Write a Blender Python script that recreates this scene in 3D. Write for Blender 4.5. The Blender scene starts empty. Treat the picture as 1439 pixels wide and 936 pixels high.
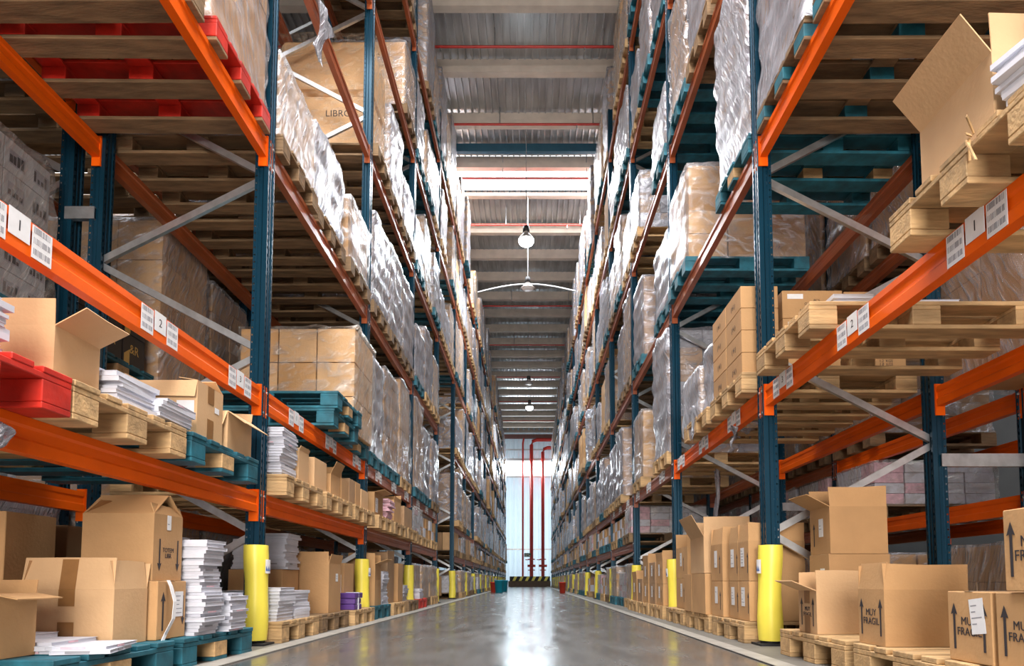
import bpy, bmesh, math, random
from mathutils import Vector, Matrix
R = random.Random(11)
SC = bpy.context.scene
COL = SC.collection
# ------------------------------------------------------------------ camera
F, PPX, PPY = 950.0, 745.0, 753.5
cd = bpy.data.cameras.new('camera'); cam = bpy.data.objects.new('camera', cd); COL.objects.link(cam)
cam.location = (0, 0, .42); cam.rotation_euler = (math.radians(93.8), 0, 0)
cd.sensor_width = 36; cd.lens = F / 1439 * 36
cd.shift_x = -(PPX - 719.5) / 1439; cd.shift_y = (PPY - 468) / 1439
cd.clip_start = .05; cd.clip_end = 200
SC.camera = cam
# ------------------------------------------------------------------ world, exposure, large lights
SC.view_settings.view_transform = 'Standard'; SC.view_settings.look = 'None'
SC.view_settings.gamma = 1; SC.view_settings.use_curve_mapping = False
SC.view_settings.exposure = 0.25
SC.cycles.use_denoising = True
SC.cycles.max_bounces = 10; SC.cycles.diffuse_bounces = 3; SC.cycles.glossy_bounces = 4
SC.cycles.transparent_max_bounces = 14
SC.cycles.sample_clamp_indirect = 4
w = bpy.data.worlds.new('world'); SC.world = w; w.use_nodes = True
w.node_tree.nodes['Background'].inputs[0].default_value = (.86, .93, 1, 1)
w.node_tree.nodes['Background'].inputs[1].default_value = .15
def area(name, loc, rot, sx, sy, power, col=(1, 1, 1)):
    l = bpy.data.lights.new(name, 'AREA'); l.shape = 'RECTANGLE'; l.size = sx; l.size_y = sy
    l.energy = power; l.color = col
    o = bpy.data.objects.new(name, l); o.location = loc; o.rotation_euler = rot; COL.objects.link(o); return o
ROOF = 11.75
area('skylight_daylight', (0, 18.75, ROOF + .2), (0, 0, 0), 9, 1.5, 1300, (.97, .98, 1))
area('skylight_daylight', (0, 1.0, ROOF + .2), (0, 0, 0), 7, 8, 2900, (1, .97, .93))  # assumed skylight overhead, out of view; added to light the near bays
area('window_daylight', (0, 50.7, 9.0), (math.radians(-70), 0, 0), 8, 1.0, 700, (.85, .95, 1))
area('assumed_door_light', (0, -8.0, 2.6), (math.radians(90), 0, 0), 5, 4.6, 1500, (1, .93, .86))  # assumed, unseen door behind the camera; added to brighten the foreground

area('outdoor_daylight', (0, 54, 4.2), (math.radians(-90), 0, 0), 14, 8.4, 800, (.82, .94, 1))  # daylight assumed behind the end wall, added to shine through its sheets

# ------------------------------------------------------------------ materials
def mat(name, col, rough=.6, metal=0, nscale=6, namt=.12, bump=0, bscale=40, stretch=(1, 1, 1), rnd=0, spec=.5):
    m = bpy.data.materials.new(name); m.use_nodes = True; nt = m.node_tree; n = nt.nodes; L = nt.links
    b = n['Principled BSDF']; b.inputs['Roughness'].default_value = rough; b.inputs['Metallic'].default_value = metal
    b.inputs['Specular IOR Level'].default_value = spec
    tc = n.new('ShaderNodeTexCoord'); mp = n.new('ShaderNodeMapping'); mp.inputs['Scale'].default_value = stretch
    L.new(tc.outputs['Object'], mp.inputs['Vector'])
    nz = n.new('ShaderNodeTexNoise'); nz.inputs['Scale'].default_value = nscale; nz.inputs['Detail'].default_value = 5
    L.new(mp.outputs[0], nz.inputs['Vector'])
    rp = n.new('ShaderNodeMapRange'); rp.inputs[1].default_value = .25; rp.inputs[2].default_value = .75
    rp.inputs[3].default_value = 1 - namt * 1.3; rp.inputs[4].default_value = 1 + namt * .7
    L.new(nz.outputs[0], rp.inputs[0])
    hs = n.new('ShaderNodeHueSaturation'); hs.inputs['Color'].default_value = (*col, 1)
    if rnd:
        oi = n.new('ShaderNodeObjectInfo'); r2 = n.new('ShaderNodeMapRange')
        r2.inputs[3].default_value = 1 - rnd; r2.inputs[4].default_value = 1 + rnd
        mu = n.new('ShaderNodeMath'); mu.operation = 'MULTIPLY'
        L.new(oi.outputs['Random'], r2.inputs[0]); L.new(r2.outputs[0], mu.inputs[0]); L.new(rp.outputs[0], mu.inputs[1])
        L.new(mu.outputs[0], hs.inputs['Value'])
    else: L.new(rp.outputs[0], hs.inputs['Value'])
    L.new(hs.outputs[0], b.inputs['Base Color'])
    if bump:
        n2 = n.new('ShaderNodeTexNoise'); n2.inputs['Scale'].default_value = bscale; L.new(mp.outputs[0], n2.inputs['Vector'])
        bp = n.new('ShaderNodeBump'); bp.inputs['Strength'].default_value = bump; bp.inputs['Distance'].default_value = .01
        L.new(n2.outputs[0], bp.inputs['Height']); L.new(bp.outputs[0], b.inputs['Normal'])
    return m
def emis(name, col, s):
    m = bpy.data.materials.new(name); m.use_nodes = True; nt = m.node_tree; nt.nodes.remove(nt.nodes['Principled BSDF'])
    e = nt.nodes.new('ShaderNodeEmission'); e.inputs[0].default_value = (*col, 1); e.inputs[1].default_value = s
    nt.links.new(e.outputs[0], nt.nodes['Material Output'].inputs[0]); return m
CARD = mat('cardboard', (.50, .285, .125), .8, nscale=5, namt=.1, bump=.15, bscale=60, rnd=.1)
CARD2 = mat('cardboard_pale', (.60, .375, .195), .8, nscale=5, namt=.08, bump=.12, bscale=60, rnd=.08)
CARD3 = mat('cardboard_kraft_dark', (.37, .225, .12), .8, nscale=4, namt=.15, rnd=.15)
TAPE = mat('packing_tape', (.27, .13, .045), .3, nscale=20, namt=.1)
TAPEC = mat('clear_tape', (.62, .47, .32), .18, nscale=20, namt=.1)
WOOD = mat('pallet_wood', (.55, .35, .165), .75, nscale=7, namt=.35, bump=.3, bscale=30, stretch=(.6, 3, 3), rnd=.18)
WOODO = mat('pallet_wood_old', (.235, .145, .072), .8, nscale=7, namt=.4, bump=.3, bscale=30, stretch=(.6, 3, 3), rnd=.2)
WBLUE = mat('pallet_blue_paint', (.012, .135, .19), .6, nscale=9, namt=.45, bump=.25, bscale=30, rnd=.1)
WRED = mat('pallet_red_paint', (.62, .025, .012), .5, nscale=9, namt=.3, bump=.2, bscale=30)
ORANGE = mat('orange_steel', (.86, .120, .003), .42, nscale=3, namt=.12, bump=.03, spec=.15)
ORANGE2 = mat('brown_orange_steel', (.36, .085, .025), .36, nscale=3, namt=.2, bump=.03)  # browner orange for beams farther along the aisle and higher up
GALV = mat('galvanised_steel', (.60, .62, .64), .3, .85, nscale=14, namt=.2)
DARKST = mat('dark_steel', (.04, .05, .06), .5, .3)
YEL = mat('yellow_plastic', (.97, .82, .10), .38, nscale=3, namt=.1)
BLK = mat('black_rubber', (.015, .015, .017), .6)
PAPER = mat('white_paper', (.60, .61, .68), .7, nscale=30, namt=.06, rnd=.05)
PAPR = mat('pink_printed_paper', (.70, .45, .52), .7, nscale=25, namt=.2)
INK = mat('black_ink', (.03, .025, .03), .7)
INKG = mat('grey_ink', (.30, .30, .33), .7)
INKB = mat('blue_ink', (.04, .13, .42), .6)
INKR = mat('red_ink', (.6, .05, .04), .6)
GOLD = mat('gold_print', (.62, .40, .10), .5)
LABEL = mat('label_sheet', (.80, .80, .82), .35, nscale=30, namt=.05)
BLACKB = mat('black_carton', (.012, .012, .014), .5)
PURPLE = mat('purple_wrap', (.10, .04, .22), .35)
CONC = mat('cream_purlin', (.70, .62, .54), .7, nscale=3, namt=.12)
DECKM = mat('roof_sheet', (.56, .57, .58), .32, .55, nscale=2, namt=.3, stretch=(3, .4, 1))
REDP = mat('red_pipe', (.55, .03, .02), .35)
CYAN = mat('cyan_plastic', (.01, .38, .55), .4)
REDPL = mat('red_plastic', (.70, .06, .03), .4)
BROWNW = mat('brown_low_wall', (.14, .09, .06), .7)
GREEN = mat('green_sign', (.02, .20, .10), .5)
LAMPM = mat('lamp_grey', (.32, .30, .29), .4, .3)
def upright_mat():
    m = mat('blue_steel', (.007, .048, .085), .24, .4, nscale=3, namt=.12)
    nt = m.node_tree; n = nt.nodes; L = nt.links
    tc = n.new('ShaderNodeTexCoord'); sp = n.new('ShaderNodeSeparateXYZ'); L.new(tc.outputs['Object'], sp.inputs[0])
    def M(op, a, b=None):
        q = n.new('ShaderNodeMath'); q.operation = op
        for i, v in enumerate((a, b)):
            if v is None: continue
            if isinstance(v, (int, float)): q.inputs[i].default_value = v
            else: L.new(v, q.inputs[i])
        return q.outputs[0]
    d = M('ABSOLUTE', M('SUBTRACT', M('ABSOLUTE', M('SUBTRACT', sp.outputs[1], .055)), .036))   # two columns on the aisle face
    hy = M('LESS_THAN', d, .008)
    fz = M('LESS_THAN', M('FRACT', M('MULTIPLY', sp.outputs[2], 20)), .42)
    ge = n.new('ShaderNodeNewGeometry'); s2 = n.new('ShaderNodeSeparateXYZ'); L.new(ge.outputs['Normal'], s2.inputs[0])
    fx = M('GREATER_THAN', M('ABSOLUTE', s2.outputs[0]), .8)
    f1 = M('MULTIPLY', M('MULTIPLY', hy, fz), fx)
    dx = M('LESS_THAN', M('ABSOLUTE', M('SUBTRACT', M('ABSOLUTE', sp.outputs[0]), .079)), .005)
    fz2 = M('LESS_THAN', M('FRACT', M('MULTIPLY', sp.outputs[2], 20)), .22)
    fy = M('GREATER_THAN', M('ABSOLUTE', s2.outputs[1]), .8)
    f = M('MAXIMUM', f1, M('MULTIPLY', M('MULTIPLY', dx, fz2), fy))
    t = n.new('ShaderNodeBsdfTransparent'); mx = n.new('ShaderNodeMixShader')
    L.new(f, mx.inputs[0]); L.new(n['Principled BSDF'].outputs[0], mx.inputs[1]); L.new(t.outputs[0], mx.inputs[2])
    L.new(mx.outputs[0], n['Material Output'].inputs[0]); return m
BLUE = upright_mat()
def film(name, col, cov, metal=.35, rough=.24, gz=.5):
    m = bpy.data.materials.new(name); m.use_nodes = True; nt = m.node_tree; n = nt.nodes; L = nt.links
    b = n['Principled BSDF']; b.inputs['Base Color'].default_value = (*col, 1)
    b.inputs['Metallic'].default_value = metal; b.inputs['Roughness'].default_value = rough
    tc = n.new('ShaderNodeTexCoord'); mp = n.new('ShaderNodeMapping'); m0 = n.new('ShaderNodeMapping')
    m0.inputs['Rotation'].default_value = (.45, .2, .1); mp.inputs['Scale'].default_value = (1.6, 6.5, 1.1)
    L.new(tc.outputs['Object'], m0.inputs[0]); L.new(m0.outputs[0], mp.inputs[0])
    nz = n.new('ShaderNodeTexNoise'); nz.inputs['Scale'].default_value = 4; nz.inputs['Detail'].default_value = 6
    nz.inputs['Distortion'].default_value = .8; L.new(mp.outputs[0], nz.inputs['Vector'])
    bp = n.new('ShaderNodeBump'); bp.inputs['Strength'].default_value = .9; bp.inputs['Distance'].default_value = .035
    L.new(nz.outputs[0], bp.inputs['Height']); L.new(bp.outputs[0], b.inputs['Normal'])
    lw = n.new('ShaderNodeLayerWeight'); lw.inputs[0].default_value = .35; L.new(bp.outputs[0], lw.inputs['Normal'])
    r = n.new('ShaderNodeMapRange'); r.inputs[1].default_value = .42; r.inputs[2].default_value = .68
    r.inputs[3].default_value = cov - .18; r.inputs[4].default_value = cov + .3; L.new(nz.outputs[0], r.inputs[0])
    a = n.new('ShaderNodeMath'); a.operation = 'MULTIPLY_ADD'; a.inputs[1].default_value = gz; a.use_clamp = True
    L.new(lw.outputs['Facing'], a.inputs[0]); L.new(r.outputs[0], a.inputs[2])
    t = n.new('ShaderNodeBsdfTransparent'); mx = n.new('ShaderNodeMixShader')
    L.new(a.outputs[0], mx.inputs[0]); L.new(t.outputs[0], mx.inputs[1]); L.new(b.outputs[0], mx.inputs[2])
    L.new(mx.outputs[0], n['Material Output'].inputs[0]); return m
FILM = film('stretch_film', (.60, .60, .64), .20)
FILMG = film('stretch_film_thick', (.50, .51, .57), .42, gz=.8)
FILMC = film('stretch_film_clear', (.66, .62, .58), .12)
def floor_mat():
    m = mat('polished_concrete', (.108, .106, .103), .16, nscale=1.3, namt=.25)
    nt = m.node_tree; n = nt.nodes; L = nt.links; b = n['Principled BSDF']
    tc = n.new('ShaderNodeTexCoord'); mp = n.new('ShaderNodeMapping'); mp.inputs['Scale'].default_value = (3, .6, 1)
    L.new(tc.outputs['Object'], mp.inputs[0]); nz = n.new('ShaderNodeTexNoise'); nz.inputs['Scale'].default_value = 2.2
    nz.inputs['Detail'].default_value = 8; L.new(mp.outputs[0], nz.inputs[0])
    r = n.new('ShaderNodeMapRange'); r.inputs[1].default_value = .3; r.inputs[2].default_value = .7
    r.inputs[3].default_value = .13; r.inputs[4].default_value = .30; L.new(nz.outputs[0], r.inputs[0])
    L.new(r.outputs[0], b.inputs['Roughness'])
    b.inputs['Specular IOR Level'].default_value = .8
    bp = n.new('ShaderNodeBump'); bp.inputs['Strength'].default_value = .08; bp.inputs['Distance'].default_value = .02
    L.new(nz.outputs[0], bp.inputs['Height']); L.new(bp.outputs[0], b.inputs['Normal']); return m
FLOORM = floor_mat()
UNDER = mat('worn_concrete', (.15, .138, .12), .6, nscale=3, namt=.3)
LINE = mat('floor_guide_strip', (.33, .31, .28), .5, nscale=8, namt=.2)

# ------------------------------------------------------------------ mesh tools
class MB:
    def __init__(s): s.v = []; s.f = []; s.m = []; s.T = Matrix.Identity(4)
    def add(s, vs, fs, mi=0):
        o = len(s.v); s.v += [tuple(s.T @ Vector(p)) for p in vs]
        for f in fs: s.f.append(tuple(o + i for i in f)); s.m.append(mi)
    def box(s, x0, x1, y0, y1, z0, z1, mi=0):
        if x0 > x1: x0, x1 = x1, x0
        s.add([(x, y, z) for z in (z0, z1) for y in (y0, y1) for x in (x0, x1)],
              [(0, 2, 3, 1), (4, 5, 7, 6), (0, 1, 5, 4), (2, 6, 7, 3), (0, 4, 6, 2), (1, 3, 7, 5)], mi)
    def prism(s, pts, ax, a, b, mi=0):      # closed 2d outline pushed along an axis
        def P(u, v, t): return {'x': (t, u, v), 'y': (u, t, v), 'z': (u, v, t)}[ax]
        n = len(pts)
        s.add([P(u, v, a) for u, v in pts] + [P(u, v, b) for u, v in pts],
              [tuple(range(n)), tuple(range(2 * n - 1, n - 1, -1))] + [(i, i + n, (i + 1) % n + n, (i + 1) % n) for i in range(n)], mi)
    def bar(s, p, q, wd, th, mi=0):         # rectangular bar between two points
        p, q = Vector(p), Vector(q); d = (q - p); l = d.length; z = d.normalized()
        x = Vector((0, 1, 0)).cross(z)
        if x.length < .1: x = Vector((1, 0, 0))
        x.normalize(); y = z.cross(x)
        o = s.T; s.T = s.T @ Matrix((( x.x, y.x, z.x, p.x), (x.y, y.y, z.y, p.y), (x.z, y.z, z.z, p.z), (0, 0, 0, 1)))
        a, b = wd / 2, th / 2               # open channel outline with two lips
        s.prism([(-a, -b), (a, -b), (a, b), (a * .55, b), (a * .55, -b * .2), (-a * .55, -b * .2), (-a * .55, b), (-a, b)], 'z', 0, l, mi)
        s.T = o
    def lathe(s, prof, n=20, mi=0, c=(0, 0)):
        k = len(prof)
        s.add([(c[0] + r * math.cos(2 * math.pi * i / n), c[1] + r * math.sin(2 * math.pi * i / n), z) for i in range(n) for r, z in prof],
              [(i * k + j, ((i + 1) % n) * k + j, ((i + 1) % n) * k + j + 1, i * k + j + 1) for i in range(n) for j in range(k - 1)], mi)
    def tube(s, pts, r, n=8, mi=0):
        pts = [Vector(p) for p in pts]; o = len(s.v)
        for i, p in enumerate(pts):
            d = (pts[min(i + 1, len(pts) - 1)] - pts[max(i - 1, 0)]).normalized()
            u = d.cross(Vector((.13, .2, 1)) if abs(d.z) < .9 else Vector((1, 0, 0))).normalized(); v = d.cross(u)
            for j in range(n):
                a = 2 * math.pi * j / n; s.v.append(tuple(s.T @ (p + r * (math.cos(a) * u + math.sin(a) * v))))
        for i in range(len(pts) - 1):
            for j in range(n):
                s.f.append((o + i * n + j, o + i * n + (j + 1) % n, o + (i + 1) * n + (j + 1) % n, o + (i + 1) * n + j)); s.m.append(mi)
    def mesh(s, name, mats, smooth=False, bevel=0):
        me = bpy.data.meshes.new(name); me.from_pydata(s.v, [], s.f)
        for m in (mats if isinstance(mats, (list, tuple)) else [mats]): me.materials.append(m)
        me.polygons.foreach_set('material_index', s.m)
        bm = bmesh.new(); bm.from_mesh(me); bmesh.ops.recalc_face_normals(bm, faces=bm.faces)
        if bevel: bmesh.ops.bevel(bm, geom=bm.edges[:], offset=bevel, segments=1, affect='EDGES', clamp_overlap=True)
        bm.to_mesh(me); bm.free()
        if smooth: me.polygons.foreach_set('use_smooth', [True] * len(me.polygons))
        return me
def obj(name, me, parent=None, loc=(0, 0, 0), rot=(0, 0, 0), label=None, kind=None):
    o = bpy.data.objects.new(name, me); COL.objects.link(o); o.parent = parent; o.location = loc; o.rotation_euler = rot
    if label: o['label'] = label
    if kind: o['kind'] = kind
    return o
def tag(o, label, cat, group=None):
    o['label'] = label; o['category'] = cat
    if group: o['group'] = group
    return o
def thing(name, label, cat, loc=(0, 0, 0), rz=0, group=None):
    return tag(obj(name, None, None, loc, (0, 0, rz)), label, cat, group)
def struct(name, me, loc=(0, 0, 0)): return obj(name, me, None, loc, kind='structure')
def one(f, *a): b = MB(); f(b, *a); return b
def boxmesh(name, m, x0, x1, y0, y1, z0, z1, bevel=0):
    b = MB(); b.box(x0, x1, y0, y1, z0, z1); return b.mesh(name, m, bevel=bevel)
_tx = {}
def text_mesh(s, size, m):
    k = (s, size, m.name)
    if k not in _tx:
        c = bpy.data.curves.new('t', 'FONT'); c.body = s; c.size = size; c.align_x = 'CENTER'; c.align_y = 'CENTER'; c.extrude = .0004
        c.space_line = .9
        o = bpy.data.objects.new('t', c); COL.objects.link(o)
        me = bpy.data.meshes.new_from_object(o.evaluated_get(bpy.context.evaluated_depsgraph_get()))
        me.materials.clear(); me.materials.append(m); bpy.data.objects.remove(o); _tx[k] = me
    return _tx[k]
FACE = {'cam': (math.pi / 2, 0, 0), 'far': (math.pi / 2, 0, math.pi), 'px': (math.pi / 2, 0, math.pi / 2), 'nx': (math.pi / 2, 0, -math.pi / 2)}

# ------------------------------------------------------------------ room shell
b = MB(); b.box(-14, 14, -12, 51.2, -.1, 0); struct('floor', b.mesh('floor', FLOORM))
SIDEW = mat('side_wall_paint', (.10, .10, .10), .6, nscale=1)
for nm_, x0, x1, y0, y1 in (('wall_left', -14.2, -14, -12, 51.2), ('wall_right', 14, 14.2, -12, 51.2)):
    b = MB(); b.box(x0, x1, y0, y1, 0, 12.2); struct(nm_, b.mesh(nm_, SIDEW))
b = MB(); b.box(-14, -5.2, -12.2, -12, 0, 12.2); b.box(5.2, 14, -12.2, -12, 0, 12.2); b.box(-5.2, 5.2, -12.2, -12, 6.4, 12.2); struct('wall_back', b.mesh('wall_back', SIDEW))  # unseen wall; its wide door opening is assumed
XL, XR, D = -1.77, 1.54, 1.2          # rack fronts, rack depth
b = MB(); b.box(-14, XL + .25, -4, 50, 0, .004); b.box(XR - .3, 14, -4, 50, 0, .004); struct('trim_1', b.mesh('under_rack_floor', UNDER))
b = MB(); b.box(XL + .13, XL + .25, -4, 50, .004, .008); b.box(XR - .34, XR - .24, -4, 50, .004, .008); struct('trim_2', b.mesh('guide_strips', LINE))
# roof: ribbed sheets with skylight strips between them, the near one assumed
def deck(b, y0, y1):
    x = -14.0; pts = []
    while x < 14: pts += [(x, .08), (x + .004, 0), (x + .04, 0), (x + .044, .08)]; x += .167
    n = len(pts); z = ROOF + .32
    b.add([(p, y0, z + q) for p, q in pts] + [(p, y1, z + q) for p, q in pts], [(i, i + 1, n + i + 1, n + i) for i in range(n - 1)])
b = MB(); deck(b, 5.5, 17.95); deck(b, 19.62, 51.2); deck(b, -12, -4)
struct('ceiling', b.mesh('roof_sheets', DECKM))
SKYM = emis('skylight_panel_glow', (.95, .97, 1), 3.5)
b = MB(); b.box(-14, 14, 17.95, 19.62, ROOF + .42, ROOF + .46); struct('window_1', b.mesh('skylight', SKYM))
b = MB(); b.box(-14, 14, -4, 5.5, ROOF + .42, ROOF + .46); struct('assumed_window_2', b.mesh('skylight', SKYM))  # assumed skylight panel, out of view, glowing above the near bays
n = 0
for i in range(-9, 23):
    y = 12.68 + 1.74 * i
    b = MB(); h = .14 if i == 4 else .36
    zb = ROOF + .36 - h - .02
    b.prism([(y - .09, zb), (y + .09, zb), (y + .09, zb + h * .38), (y + .03, zb + h * .44), (y + .03, zb + h), (y - .02, zb + h), (y - .02, zb + h * .46), (y - .09, zb + h * .38)], 'x', -14, 14)
    n += 1; o = struct('trim_%d' % (n + 2), b.mesh('purlin', CONC))
b = MB(); b.box(-14, 14, 17.30, 17.42, ROOF + .10, ROOF + .32); struct('trim_80', b.mesh('blue_roof_beam', mat('blue_roof_steel', (.02, .10, .16), .5)))
for i, (y, z, m) in enumerate([(13.55, ROOF - .08, 0), (15.95, ROOF - .1, 0), (17.86, ROOF - .3, 0), (20.3, ROOF - .3, 0), (26.5, ROOF - .3, 0), (31, ROOF - .3, 0), (36, ROOF - .3, 0), (41, ROOF - .3, 0), (46, ROOF - .3, 0)]):
    p = thing('sprinkler_pipe', 'thin red sprinkler pipe crossing under the roof, %s from the camera' % ['first', 'second', 'third', 'fourth', 'fifth', 'sixth', 'seventh', 'eighth', 'ninth'][i], 'pipe', (0, y, z))
    t = MB(); t.tube([(-13, 0, 0), (13, 0, 0)], .028); obj('pipe_run', t.mesh('pipe_run', REDP, True), p)
    for x in (-9.2, -6.1, -3.1, -.75, 1.55, 4.6, 7.6):
        t = MB(); t.tube([(x, 0, 0), (x, 0, ROOF + .34 - z)], .012); obj('hanger', t.mesh('hanger', GALV), p)
    for x in (-5, -1.9, 1.15, 4.2):
        t = MB(); t.lathe([(0, -.11), (.03, -.11), (.012, -.09), (.014, 0)], 8, 0, (x, 0)); obj('sprinkler_head', t.mesh('sprinkler_head', GALV), p)
# end wall with window band, girts, red pipes
YW = 51.0
WALLM = mat('white_wall_sheet', (.74, .80, .86), .45, nscale=.8, namt=.12)
_n = WALLM.node_tree.nodes; _t = _n.new('ShaderNodeBsdfTranslucent'); _t.inputs[0].default_value = (.80, .92, 1, 1); _m = _n.new('ShaderNodeMixShader'); _m.inputs[0].default_value = .5
WALLM.node_tree.links.new(_n['Principled BSDF'].outputs[0], _m.inputs[1]); WALLM.node_tree.links.new(_t.outputs[0], _m.inputs[2]); WALLM.node_tree.links.new(_m.outputs[0], _n['Material Output'].inputs[0])
def ribwall(b, z0, z1):
    x = -14.0; pts = []
    while x < 14: pts += [(x, 0), (x + .2, 0), (x + .24, .07), (x + .36, .07)]; x += .4
    k = len(pts)
    b.add([(p, YW - q, z0) for p, q in pts] + [(p, YW - q, z1) for p, q in pts], [(i, i + 1, k + i + 1, k + i) for i in range(k - 1)])
b = MB(); ribwall(b, .0, 8.35); ribwall(b, 9.6, 12.2); struct('wall_far', b.mesh('end_wall_sheets', WALLM))
b = MB(); b.box(-14, 14, YW, YW + .05, 8.3, 9.65); struct('window_3', b.mesh('window_band', emis('window_glow', (.9, .97, 1), 2.6)))
b = MB(); b.box(-14, 14, YW - .14, YW - .02, 9.55, 9.72); b.box(-14, 14, YW - .14, YW - .02, 8.25, 8.38); b.box(-14, 14, YW - .16, YW - .06, 10.35, 10.45); b.box(-14, 14, YW - .16, YW - .06, 2.75, 2.86)
struct('trim_90', b.mesh('wall_rails', GALV))
b = MB(); b.box(-14, 14, YW - .5, YW - .2, 11.2, 11.5); struct('trim_91', b.mesh('eaves_beam', mat('brown_red_steel', (.16, .06, .05), .5)))
def redpipe(name, label, pts, r, valve=True):
    t = thing(name, label, 'pipe', (0, 0, 0)); q = MB(); q.tube(pts, r, 12); obj('pipe_run', q.mesh('pipe_run', REDP, True), t)
    if valve:
        x, y = pts[0][0], pts[0][1]
        for z in (1.2, 2.0):
            q = MB(); q.lathe([(r * .9, z), (r * 1.9, z), (r * 1.9, z + .07), (r * .9, z + .07)], 14, 0, (x, y)); obj('flange', q.mesh('flange', REDP), t)
        q = MB(); q.tube([(x - .3, y - .15, 1.55), (x + .3, y - .15, 1.55)], .09, 10); obj('valve', q.mesh('valve', REDP, True), t)
        q = MB(); q.lathe([(0, 1.95), (.16, 1.97), (.16, 2.02), (0, 2.02)], 14, 0, (x - .3, y - .3)); obj('handwheel', q.mesh('handwheel', REDP), t)
redpipe('fire_main_pipe', 'thin red vertical pipe on the end wall, leftmost of three', [(-.55, 50.6, 0), (-.55, 50.6, 10.8), (-.5, 50.6, 11.1), (-.42, 50.6, 11.4)], .07, False)
redpipe('fire_main_pipe', 'thick red pipe in middle of end wall turning right at top', [(.10, 50.4, 0), (.10, 50.4, 10.65), (.2, 50.4, 10.95), (.5, 50.4, 11.05), (9, 50.4, 11.05)], .135)
redpipe('fire_main_pipe', 'thick red pipe on end wall turning right lower down, rightmost', [(.95, 50.4, 0), (.95, 50.4, 10.1), (1.05, 50.4, 10.35), (1.3, 50.4, 10.45), (9, 50.4, 10.45)], .125)
s = tag(obj('exit_sign', boxmesh('exit_sign', GREEN, -.24, .24, -.02, .02, -.14, .14), None, (-.2, 50.2, 2.35)), 'small green safety sign on the white end wall by the red pipes', 'sign')
b = MB(); b.box(-.2, .14, -.025, -.021, .02, .07); b.box(-.2, .0, -.025, -.021, -.08, -.03); b.box(.08, .2, -.025, -.021, -.1, -.02); obj('sign_marking', b.mesh('sign_marking', LABEL), s)
t = thing('striped_barrier', 'low barrier with yellow and black hazard stripes before end wall', 'barrier', (0, 49.6, 0))
obj('barrier_wall', boxmesh('barrier_wall', BROWNW, -1.6, 1.5, -.05, .2, 0, .42), t)
obj('barrier_board', boxmesh('barrier_board', BLK, -1.5, 1.45, -.1, -.04, .42, .76), t)
for i in range(6):
    b = MB(); x = -1.3 + i * .46; b.prism([(x, .43), (x + .2, .43), (x + .36, .75), (x + .16, .75)], 'y', -.108, -.1); obj('stripe', b.mesh('stripe', YEL), t)
# hanging lamps
def lamp(x, y, z, lit, label, r=.19):
    t = thing('pendant_lamp', label, 'lamp', (x, y, z))
    q = MB(); q.lathe([(.0, .34), (.075, .34), (.085, .18), (.07, .17), (.09, .15), (r, .02), (r, 0), (r * .96, 0), (.08, .14), (0, .15)], 28); obj('lamp_shade', q.mesh('lamp_shade', LAMPM, True), t)
    q = MB(); q.lathe([(0, .36), (.08, .35), (.088, .19), (0, .185)], 20); obj('lamp_housing', q.mesh('lamp_housing', BLK, True), t)
    q = MB(); q.tube([(0, 0, .34), (0, 0, ROOF + .345 - z)], .008, 6); obj('cable', q.mesh('cable', GALV), t)
    q = MB(); q.lathe([(0, .02), (r * .95, .015), (r * .98, -.04), (r * .8, -.11), (r * .4, -.16), (0, -.17)] if lit else [(0, .02), (r * .9, .015), (r * .8, -.01), (0, -.015)], 24)
    obj('bulb', q.mesh('bulb', emis('lamp_light', (.85, .95, 1), 60) if lit else LABEL, True), t)
    if lit:
        l = bpy.data.lights.new('lamp_light', 'SPOT'); l.energy = 900; l.shadow_soft_size = .15; l.spot_size = 2.4; l.color = (.85, .94, 1)
        lo = bpy.data.objects.new('lamp_light', l); COL.objects.link(lo); lo.parent = t; lo.location = (0, 0, -.2)
lamp(-.1, 16.6, 9.05, True, 'glowing pendant lamp hanging from roof, nearest to the skylight', .2)
lamp(-.07, 19.6, 9.1, False, 'unlit bell-shaped pendant lamp above the arched grey tube', .21)
lamp(-.07, 29.5, 9.15, False, 'small unlit pendant lamp far along aisle, above the farther lit one')
lamp(-.03, 33.5, 9.15, True, 'small glowing pendant lamp far down the aisle')
t = thing('cross_tie', 'arched grey tube spanning the aisle below the roof', 'tube', (0, 22, 0))
q = MB(); q.tube([(-1.75 + 3.4 * i / 12, 0, 10.05 + .28 * math.sin(math.pi * i / 12)) for i in range(13)], .035, 10); obj('tube', q.mesh('tube', GALV, True), t)

# ------------------------------------------------------------------ racks
Y0, B = 4.4, 2.8
LV = [0, 1.0, 1.70, 3.41, 5.23, 7.03, 8.84]      # beam tops (0 = floor)
ORD = ['nearest', 'second', 'third', 'fourth', 'fifth', 'sixth', 'seventh', 'eighth', 'ninth', 'tenth', 'eleventh', 'twelfth', 'thirteenth', 'fourteenth', 'fifteenth', 'sixteenth', 'seventeenth', 'eighteenth']
LVN = ['on the floor', 'lowest beam level', 'second beam level', 'third beam level', 'fourth beam level', 'fifth beam level', 'top beam level']
SLN = ['near slot', 'middle slot', 'far slot']
HT = 9.75
def up_mesh(s, x0, top=HT):    # omega profile with a groove in each side, s = direction away from aisle
    b = MB(); X = lambda u: x0 + s * u
    P = [(0, 0), (0, .022), (.008, .028), (.008, .045), (.003, .05), (.003, .06), (.008, .065), (.008, .082), (0, .088), (0, .11), (.03, .11), (.042, .098), (.062, .098), (.07, .11), (.09, .11), (.09, .09), (.088, .09), (.088, .02), (.09, .02), (.09, 0), (.07, 0), (.062, .012), (.042, .012), (.03, 0)]
    b.prism([(X(u), v) for u, v in P], 'z', 0, top); return b.mesh('upright', BLUE)
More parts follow.
